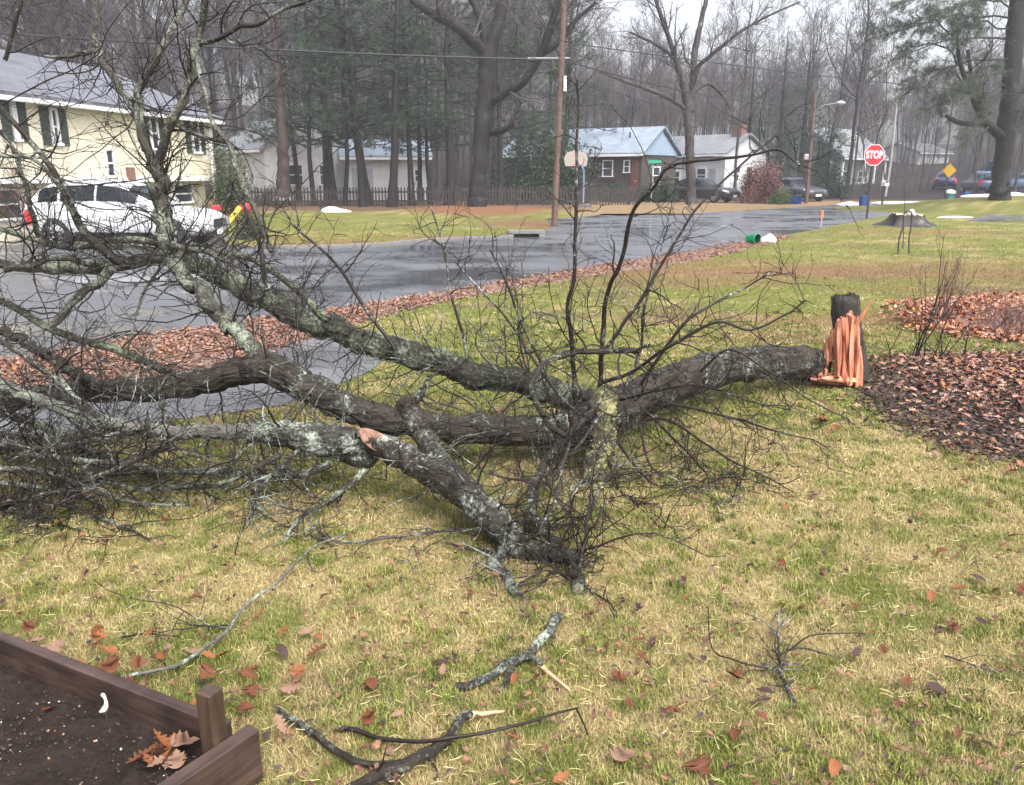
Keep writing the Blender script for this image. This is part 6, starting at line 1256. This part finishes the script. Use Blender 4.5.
# undergrowth haze of thin brush at the wood edge
# pines behind the fence
def pine_tree(seed, h, r0, z0f, spread, dens, name, bark_='woods_dark'):
    r = np.random.default_rng(seed); root = empty(name, (0, 0, 0), 'x', 'tree'); K = 12; z = np.linspace(-.1, h, K)
    tk_ = np.column_stack([np.cumsum(r.normal(size=(K, 2))*.05, 0), z])[None]; rad = (r0*np.linspace(1, .15, K))[None]; rad[0, 0] *= 1.3; mb = MB().tubes(tk_, rad, 10, bump=.05, seed=seed)
    n = int(46*dens); t = r.uniform(z0f, .98, n); a0 = r.uniform(0, 2*np.pi, n); L = spread*(1.15-t)*r.uniform(.6, 1.2, n)+.5; zz = t*h
    cx = np.interp(zz, z, tk_[0, :, 0]); cy = np.interp(zz, z, tk_[0, :, 1]); K2 = 6; s = np.linspace(0, 1, K2)[None]
    droop = r.uniform(-.15, .35, (n, 1)); P_ = np.stack([cx[:, None]+np.cos(a0)[:, None]*L[:, None]*s, cy[:, None]+np.sin(a0)[:, None]*L[:, None]*s, zz[:, None]+L[:, None]*(.25*s-droop*s*s*1.2)], -1)
    P_[:, 1:] += r.normal(size=P_[:, 1:].shape)*.07; rr = .035*np.linspace(1, .3, K2)[None]*np.ones((n, 1)); mb.tubes(P_, rr, 4); 
    b, br = branch_level(P_, rr, n*6, (.4, 1.2), (30, 60), r, K=3, crook=.15, trop=(0, 0, .02), rmin=.006, tr=(.25, 1)); mb.tubes(b, br, 3); mb.build('trunk', M[bark_], root, smooth=True, world=False)
    nd = MB(); pts = np.vstack([b[:, 1:].reshape(-1, 3), P_[:, 3:].reshape(-1, 3)]); d = np.vstack([np.repeat(unit(b[:, -1]-b[:, 0]), 3, 0), np.repeat(unit(P_[:, -1]-P_[:, 0]), 3, 0)])
    keep = r.random(len(pts)) < .8; pts, d = pts[keep], d[keep]; needles(nd, pts, d, r, 20, .22, .021); nd.build('crown', M['needle'], root, world=False); return root
pp_ = [pine_tree(300+k, h, r0, zf, sp_, dn, 'pine_tree') for k, (h, r0, zf, sp_, dn) in enumerate(((15, .17, .22, 3.4, 1.0), (17, .26, .26, 3.8, 1.2), (13, .13, .2, 3.0, .9)))]
pu = set(); PINES = [(313, 45, 2), (327, 46, 0), (345, 44, 2), (362, 43, 0), (369, 44.5, 1), (390, 42.5, 1), (411, 45, 0), (430, 46, 2), (450, 45, 1), (501, 46, 0), (335, 49, 1), (420, 50, 0), (300, 51, 0), (520, 52, 0), (545, 56, 2), (560, 58, 1)]
for px, y, k in PINES:
    o = pp_[k] if k not in pu else copy_tree(pp_[k]); pu.add(k); x = P(px, 195, y)[0]; o.location = (x, y, 0); o.rotation_euler = (rw.normal()*.025, rw.normal()*.025, rw.uniform(0, 6.28)); s = rw.uniform(.9, 1.1); o.scale = (s, s, s)
    tag(o, 'dark trunked pine with drooping green boughs standing along the picket fence', 'tree', 'pines along the picket fence')
def conifer(name, label, x, y, h, wid, n, seed, col, z0=.0, loc_z=None, group=None):
    r = np.random.default_rng(seed); root = empty(name, (x, y, gz(x, y) if loc_z is None else loc_z), label, 'tree', group)
    MB().tubes(np.array([[0, 0, -.1], [0.05, 0, h*.5], [0, 0, h]]), np.array([.02*h, .012*h, .01]), 8).build('trunk', M['woods_dark'], root, smooth=True, world=False)
    t = 1-np.sqrt(r.random(n)); t = z0+t*(1-z0); a0 = r.uniform(0, 2*np.pi, n); L = wid*(1-t)*r.uniform(.65, 1.1, n)+.1; K2 = 5; s = np.linspace(0, 1, K2)[None]
    P_ = np.stack([np.cos(a0)[:, None]*L[:, None]*s, np.sin(a0)[:, None]*L[:, None]*s, (t*h)[:, None]-L[:, None]*(.30*s-.12*s*s)], -1); P_ += r.normal(size=P_.shape)*.04
    b, br = branch_level(P_, np.full(P_.shape[:2], .01), n*4, (.15*wid, .4*wid), (30, 60), r, K=2, rmin=.004, tr=(.2, 1)); nd = MB()
    pts = np.vstack([b[:, 1:].reshape(-1, 3), P_[:, 1:].reshape(-1, 3)]); d = np.vstack([np.repeat(unit(b[:, -1]-b[:, 0]), 2, 0), np.repeat(unit(P_[:, -1]-P_[:, 0]), K2-1, 0)])
    needles(nd, pts, d, r, 10, .16+.02*h/6, .03, col); nd.build('crown', M['needle'], root, world=False); return root
DG = ((.030, .055, .038), (.045, .075, .05), (.025, .042, .032))
for (px, y, h, w_, lab) in ((826, 56, 5.4, 1.6, 'dark spruce standing right behind the far lamp pole'), (798, 62, 11, 3.0, 'tall dark spruce behind the red brown bush'), (745, 70, 12, 3.2, 'dark spruce rising behind the white cottage chimney'), (775, 72, 13, 3.4, 'tallest dark spruce in the middle of the misty woods')):
    x = P(px, 190, y)[0]; conifer('spruce_tree', lab, x, y, h, w_, 150, int(px), DG)
# traced trees
def traced(name, label, base, limbs, m, seed, tw=(40, 220, 700, 900), hs=1.0, rs=1.0, tscale=1.0, group=None, twm='woods_twig', extra=None):
    root = empty(name, tuple(base), label, 'tree', group); r = np.random.default_rng(seed); mb = MB(); lines = []
    for L in limbs:
        w = np.array([P(a, b, d) for a, b, d, _ in L]); rr = np.array([q*d/F_PX for a, b, d, q in L])*rs; c = catmull(w, 6); rad = np.interp(np.linspace(0, 1, len(c)), np.linspace(0, 1, len(w)), rr); c[1:-1] += r.normal(size=(len(c)-2, 3))*rad[1:-1, None]*.08
        mb.tubes(c, rad, 14, cap=True, bump=.04, seed=seed); lines.append(resample(c, rad))
    mb.build('trunk', M[m], root, smooth=True); p = np.concatenate([l[0] for l in lines[1:]]); q = np.concatenate([l[1] for l in lines[1:]])
    cb = MB(); a, ar = branch_level(p, q, tw[0], (1.0*tscale, 3.2*tscale), (25, 70), r, K=7, crook=.16, trop=(0, 0, .05), rfrac=.45, rmin=.02, tr=(.1, 1), lenfall=.2); cb.tubes(a, ar, 5)
    b, br = branch_level(a, ar, tw[1], (.5*tscale, 1.5*tscale), (25, 65), r, K=5, crook=.18, trop=(0, 0, .04), rmin=.012, tr=(.1, 1)); cb.tubes(b, br, 4)
    c, cr = branch_level(b, br, tw[2], (.25*tscale, .8*tscale), (25, 65), r, K=3, crook=.18, trop=(0, 0, .04), rmin=.007); cb.tubes(c, cr, 3)
    e, er = branch_level(c, cr, tw[3], (.1*tscale, .4*tscale), (25, 65), r, K=3, crook=.18, rmin=.005); cb.tubes(e, er, 3); cb.build('crown', M[twm], root)
    return root, lines, r
od = 36.0
traced('oak_tree', 'massive dark oak with forked limbs rising from a leafy mound beside the utility pole', P(477, 205, od), [
    [(476, 209, od, 15.5), (477, 203, od, 14.2), (478, 195, od, 12.8), (479, 175, od, 11.5), (482, 140, od, 10.8), (485, 105, od, 11), (487, 75, od, 11.5), (489, 45, od, 11)],
    [(489, 52, od, 10), (497, 28, od, 8.5), (503, 0, od, 7.5), (510, -60, od, 5)], [(486, 54, od, 8), (470, 38, od-.5, 7), (450, 23, od-1, 6), (430, 12, od-1.3, 5.5), (406, -6, od-1.6, 5), (370, -34, od-2, 3.5)],
    [(487, 48, od, 7), (482, 22, od+.3, 6), (471, -5, od+.6, 5), (455, -50, od+1, 4)], [(490, 103, od, 6), (506, 93, od-.5, 5.5), (524, 81, od-.9, 5.5), (537, 62, od-1.2, 5), (548, 35, od-1.5, 5), (557, 5, od-1.7, 4.5), (564, -40, od-2, 3.5)],
    [(540, 55, od-1.2, 4), (556, 45, od-1.4, 3.4), (574, 22, od-1.6, 2.8), (596, 2, od-1.8, 2)],
    [(490, 133, od, 4.8), (503, 130, od-.6, 4.5), (515, 123, od-1.0, 4)]], 'woods_dark', 401, tw=(50, 230, 700, 1000), rs=.72)
md_ = 46.5
traced('bare_tree', 'tall bare tree with a twin trunk standing before the white cottage', P(691, 204, md_), [
    [(691, 206, md_, 10), (691, 190, md_, 8), (690, 160, md_, 7), (689, 130, md_, 7), (687, 100, md_, 7.5), (684, 80, md_, 7)],
    [(690, 112, md_, 6), (693, 92, md_+.2, 5.5), (694, 60, md_+.3, 5), (700, 25, md_+.5, 4), (710, -15, md_+.8, 3)], [(683, 82, md_, 5), (676, 60, md_-.3, 4.2), (667, 32, md_-.5, 3.5), (656, 2, md_-.8, 2.6), (648, -30, md_-1, 2)],
    [(684, 108, md_, 4), (672, 100, md_-.4, 3.5), (655, 92, md_-.8, 3), (632, 84, md_-1.2, 2.2), (600, 72, md_-1.6, 1.4)], [(694, 70, md_, 3.5), (715, 52, md_-.6, 3), (740, 32, md_-1, 2.4), (770, 15, md_-1.4, 1.6), (800, 2, md_-1.6, 1)],
    [(690, 95, md_, 3), (708, 84, md_+.5, 2.6), (722, 95, md_+1, 2.2), (730, 108, md_+1.2, 1.6)], [(676, 58, md_, 3), (655, 44, md_+.5, 2.4), (630, 32, md_+.8, 1.6)]], 'woods_bark', 402, tw=(70, 300, 1000, 1300), rs=.60)
for (px, y, sd_, hh, lab, fk) in ((735, 60, 1, 13, 'slim bare tree leaning over the cottage roof right of the twin trunk tree', 0), (847, 62, 2, 13, 'bare tree standing before the porch of the far grey house', 0)):
    o = copy_tree(protos[2 if sd_ == 2 else 0]); x = P(px, 190, y)[0]; o.location = (x, y, gz(x, y)); o.scale = (.75,)*3; o.rotation_euler = (0, 0, sd_*1.9); tag(o, lab, 'tree'); del o['group']
bd = 58; traced('birch_tree', 'thin white barked birch leaning behind the stop sign', P(885, 200, bd), [[(884, 203, bd, 1.8), (888, 180, bd, 1.6), (892, 150, bd, 1.5), (895, 120, bd, 1.3)], [(895, 120, bd, 1.3), (898, 90, bd, 1.1), (901, 60, bd, .7)]], 'birch_bark', 403, rs=.7, tw=(16, 40, 90, 100), tscale=.7)
traced('bare_tree', 'reddish brown trunk standing right of the white house by the yellow house', P(283, 193, 42), [[(282, 196, 42, 7.5), (283, 180, 42, 6), (283, 155, 42, 5.6), (282, 132, 42, 5)], [(282, 134, 42, 5), (279, 100, 42, 4), (276, 60, 42, 3), (272, 10, 42, 2)]], 'red_bark', 404, tw=(14, 60, 160, 200))
# the big pine at the right
pd = 38.0; root, lines, r = traced('pine_tree', 'huge old pine on a snowy mound at the right edge with drooping boughs', P(1000, 197, pd), [
    [(1000, 202, pd, 11), (1000, 196, pd, 9.6), (1000, 188, pd, 8.5), (1002, 170, pd, 7.6), (1006, 130, pd, 7.8), (1010, 95, pd, 7.8), (1014, 50, pd, 7.6), (1018, 0, pd, 7), (1024, -70, pd, 5)],
    [(1003, 138, pd, 5), (993, 129, pd-.4, 4.5), (984, 122, pd-.7, 4.2), (972, 124, pd-1, 3), (958, 122, pd-1.2, 2.4), (946, 116, pd-1.4, 1.6)], [(985, 122, pd-.7, 3.6), (977, 108, pd-.9, 2.8), (968, 86, pd-1.1, 2.4), (960, 62, pd-1.3, 2), (956, 30, pd-1.5, 1.4)],
    [(986, 121, pd-.7, 3), (980, 100, pd-.5, 2.6), (972, 78, pd-.4, 2), (968, 50, pd-.2, 1.5)]], 'woods_dark', 405, tw=(8, 20, 30, 20), twm='woods_dark')
nd = MB(); bg_ = MB()
BG = []
for (x0, y0, x1, y1, dd) in ((1008, 60, 905, 95, -2), (1010, 40, 880, 66, -2.5), (1012, 20, 868, 40, -2), (1014, 0, 890, 6, -3), (1016, -15, 900, -20, -2), (1008, 75, 925, 112, -3), (968, 86, 915, 78, -1.5), (960, 62, 905, 50, -1.5), (958, 40, 900, 24, -1.5), (1010, 60, 960, 96, -4), (1012, 30, 940, 40, -4), (1014, 10, 950, 14, -4.5), (1012, 55, 1060, 70, 1), (1014, 30, 1080, 40, 1), (1016, 5, 1080, 10, -1), (1010, 95, 1050, 110, -2), (1005, 118, 1032, 128, -1.5), (970, 95, 930, 108, -1), (1008, 90, 965, 132, -2.5), (1018, -30, 930, -45, -2), (1020, -50, 1090, -60, -1)):
    a_ = P(x0, y0, pd); b_ = P(x1, y1, pd+dd); s = np.linspace(0, 1, 9)[:, None]; c = a_*(1-s)+b_*s; c[:, 2] += .8*np.sin(s[:, 0]*np.pi)*.6; c += r.normal(size=c.shape)*.06; BG.append(c)
BG = np.array(BG); br0 = np.full(BG.shape[:2], .045)*np.linspace(1, .3, 9); bg_.tubes(BG, br0, 5)
b, br = branch_level(BG, br0, 420, (.5, 1.5), (25, 55), r, K=4, crook=.12, trop=(0, 0, -.03), rmin=.007, tr=(.3, 1), lenfall=.3); bg_.tubes(b, br, 3); bg_.build('bough', M['woods_dark'], root)
e, er = branch_level(b, br, 1500, (.2, .5), (25, 60), r, K=2, rmin=.005)
pts = np.vstack([b[:, 1:].reshape(-1, 3), e[:, 1:].reshape(-1, 3)]); d = np.vstack([np.repeat(unit(b[:, -1]-b[:, 0]), 4, 0), np.repeat(unit(e[:, -1]-e[:, 0]), 2, 0)])
needles(nd, pts, d, r, 17, .24, .010, ((.075, .095, .06), (.095, .115, .075), (.055, .07, .05))); nd.build('crown', M['needle'], root)
# ------------------------------------------------------------------ bushes
def leaf_bush(name, label, loc, rx, ry, rz_, n, cols, seed, leaf=.05, cat='bush', group=None, twig='woods_dark'):
    r = np.random.default_rng(seed); root = empty(name, loc, label, cat, group)
    k = 26; d = unit(r.normal(size=(k, 3))); d[:, 2] = np.abs(d[:, 2])*.9+.1; tips = d*np.array([rx, ry, rz_])*r.uniform(.6, .95, (k, 1)); s = np.linspace(0, 1, 5)[None, :, None]
    st = tips[:, None]*s; st = st+r.normal(size=st.shape)*.04*s; MB().tubes(st, np.full((k, 5), .012)*np.linspace(1, .4, 5), 4).build('stems', M[twig], root, world=False)
    m_ = 70; cc = unit(r.normal(size=(m_, 3))); cc[:, 2] = np.abs(cc[:, 2])*1.15-.1; cc = cc*np.array([rx, ry, rz_])*r.uniform(.45, .95, (m_, 1)); idx = r.integers(0, m_, n); p = cc[idx]+r.normal(size=(n, 3))*np.array([rx, ry, rz_])*.13; p[:, 2] = np.maximum(p[:, 2], .03)
    u = unit(r.normal(size=(n, 3))); v = unit(np.cross(u, r.normal(size=(n, 3)))); L = leaf*r.uniform(.6, 1.4, (n, 1)); V = np.stack([p-u*L*.5, p+v*L*.28, p+u*L*.5, p-v*L*.28], 1)
    c = np.array(cols)[r.integers(0, len(cols), m_)][idx]*r.uniform(.7, 1.35, (n, 1)); MB().add(V, (np.arange(n)*4)[:, None]+np.array([[0, 1, 2, 3]]), col=np.repeat(c, 4, 0)).build('foliage', M['shrub_leaf'], root, world=False); return root
g = G(768, 204); leaf_bush('round_bush', 'large rounded red brown bare twigged bush beside the far driveway', (g[0], g[1]+1.2, 0), 1.45, 1.3, 2.1, 24000, ((.17, .075, .065), (.13, .06, .055), (.20, .10, .085)), 11, .10)
g = G(783, 204.5); leaf_bush('green_bush', 'small green bush in front of the red brown bush', (g[0], g[1]+.5, 0), .75, .7, .95, 3500, ((.05, .09, .03), (.07, .11, .04)), 12, .07)
for k, (px, y, rx, h, lab) in enumerate(((618, 50, 1.0, 1.2, 'dark green foundation shrub under the white window of the ranch house'), (662, 50, 1.0, 1.5, 'dark green shrub at the right corner of the ranch house'), (530, 48, 2.5, 4.6, 'dark evergreen shrub at the left end of the ranch house'), (562, 48.5, 2.1, 3.9, 'dark evergreen shrub behind the basketball hoop'), (645, 51, .8, 1.0, 'low green shrub below the ranch house door'))):
    x = P(px, 195, y)[0]; leaf_bush('evergreen_shrub', lab, (x, y, 0), rx, .9 if h < 2 else 1.6, h, 4200 if h < 2 else 15000, ((.03, .052, .032), (.045, .07, .038)), 20+k, .09 if h < 2 else .13)
x = P(735, 195, 52)[0]; leaf_bush('round_bush', 'low brown bush at the foot of the cottage steps', (x, 52, 0), .9, .7, .7, 1500, ((.16, .10, .07), (.12, .08, .06)), 31, .06)
g = G(246, 240); leaf_bush('evergreen_shrub', 'dark clipped shrub at the corner of the driveway beside the white car', (g[0], g[1]+.4, 0), .42, .4, .72, 3500, ((.03, .045, .03), (.045, .06, .035)), 32, .05)
x = P(229, 190, 29)[0]; leaf_bush('evergreen_shrub', 'tall narrow olive green arborvitae at the corner of the yellow house', (x, 29.3, 0), .75, .75, 3.0, 9000, ((.07, .085, .03), (.095, .10, .04), (.05, .07, .03)), 33, .07)
x = P(256, 190, 44)[0]; leaf_bush('evergreen_shrub', 'dark shrub below the window of the white house by the fence', (x, 46, 0), .8, .7, 1.1, 2500, ((.03, .05, .03), (.04, .06, .035)), 34, .07)
# reddish ornamental tree before the left end of the yellow house
x = P(30, 190, 20.6)[0]
twig_shrub('twig_shrub', 'dense reddish bare shrub before the left windows of the yellow house', 30, 246, 3.0, 16, .22, 'red_twig', 41, subs=9, rb=.016)
for o in bpy.data.objects:
    if o.name.startswith('twig_shrub') and o.get('label', '').startswith('dense reddish'): o.location = (x, 20.7, 0)
# ------------------------------------------------------------------ the damp air
hz = MB().box((0, 85, 19), (520, 200, 42)); m = bpy.data.materials.new('damp air'); m.use_nodes = True; nt = m.node_tree; nt.nodes.clear()
vol = node(nt, 'ShaderNodeVolumePrincipled', Density=.0014, Anisotropy=.2); vol.inputs['Color'].default_value = (.93, .94, 1, 1); out = nt.nodes.new('ShaderNodeOutputMaterial'); nt.links.new(vol.outputs[0], out.inputs['Volume'])
ho = hz.build('haze', m); ho['kind'] = 'stuff'
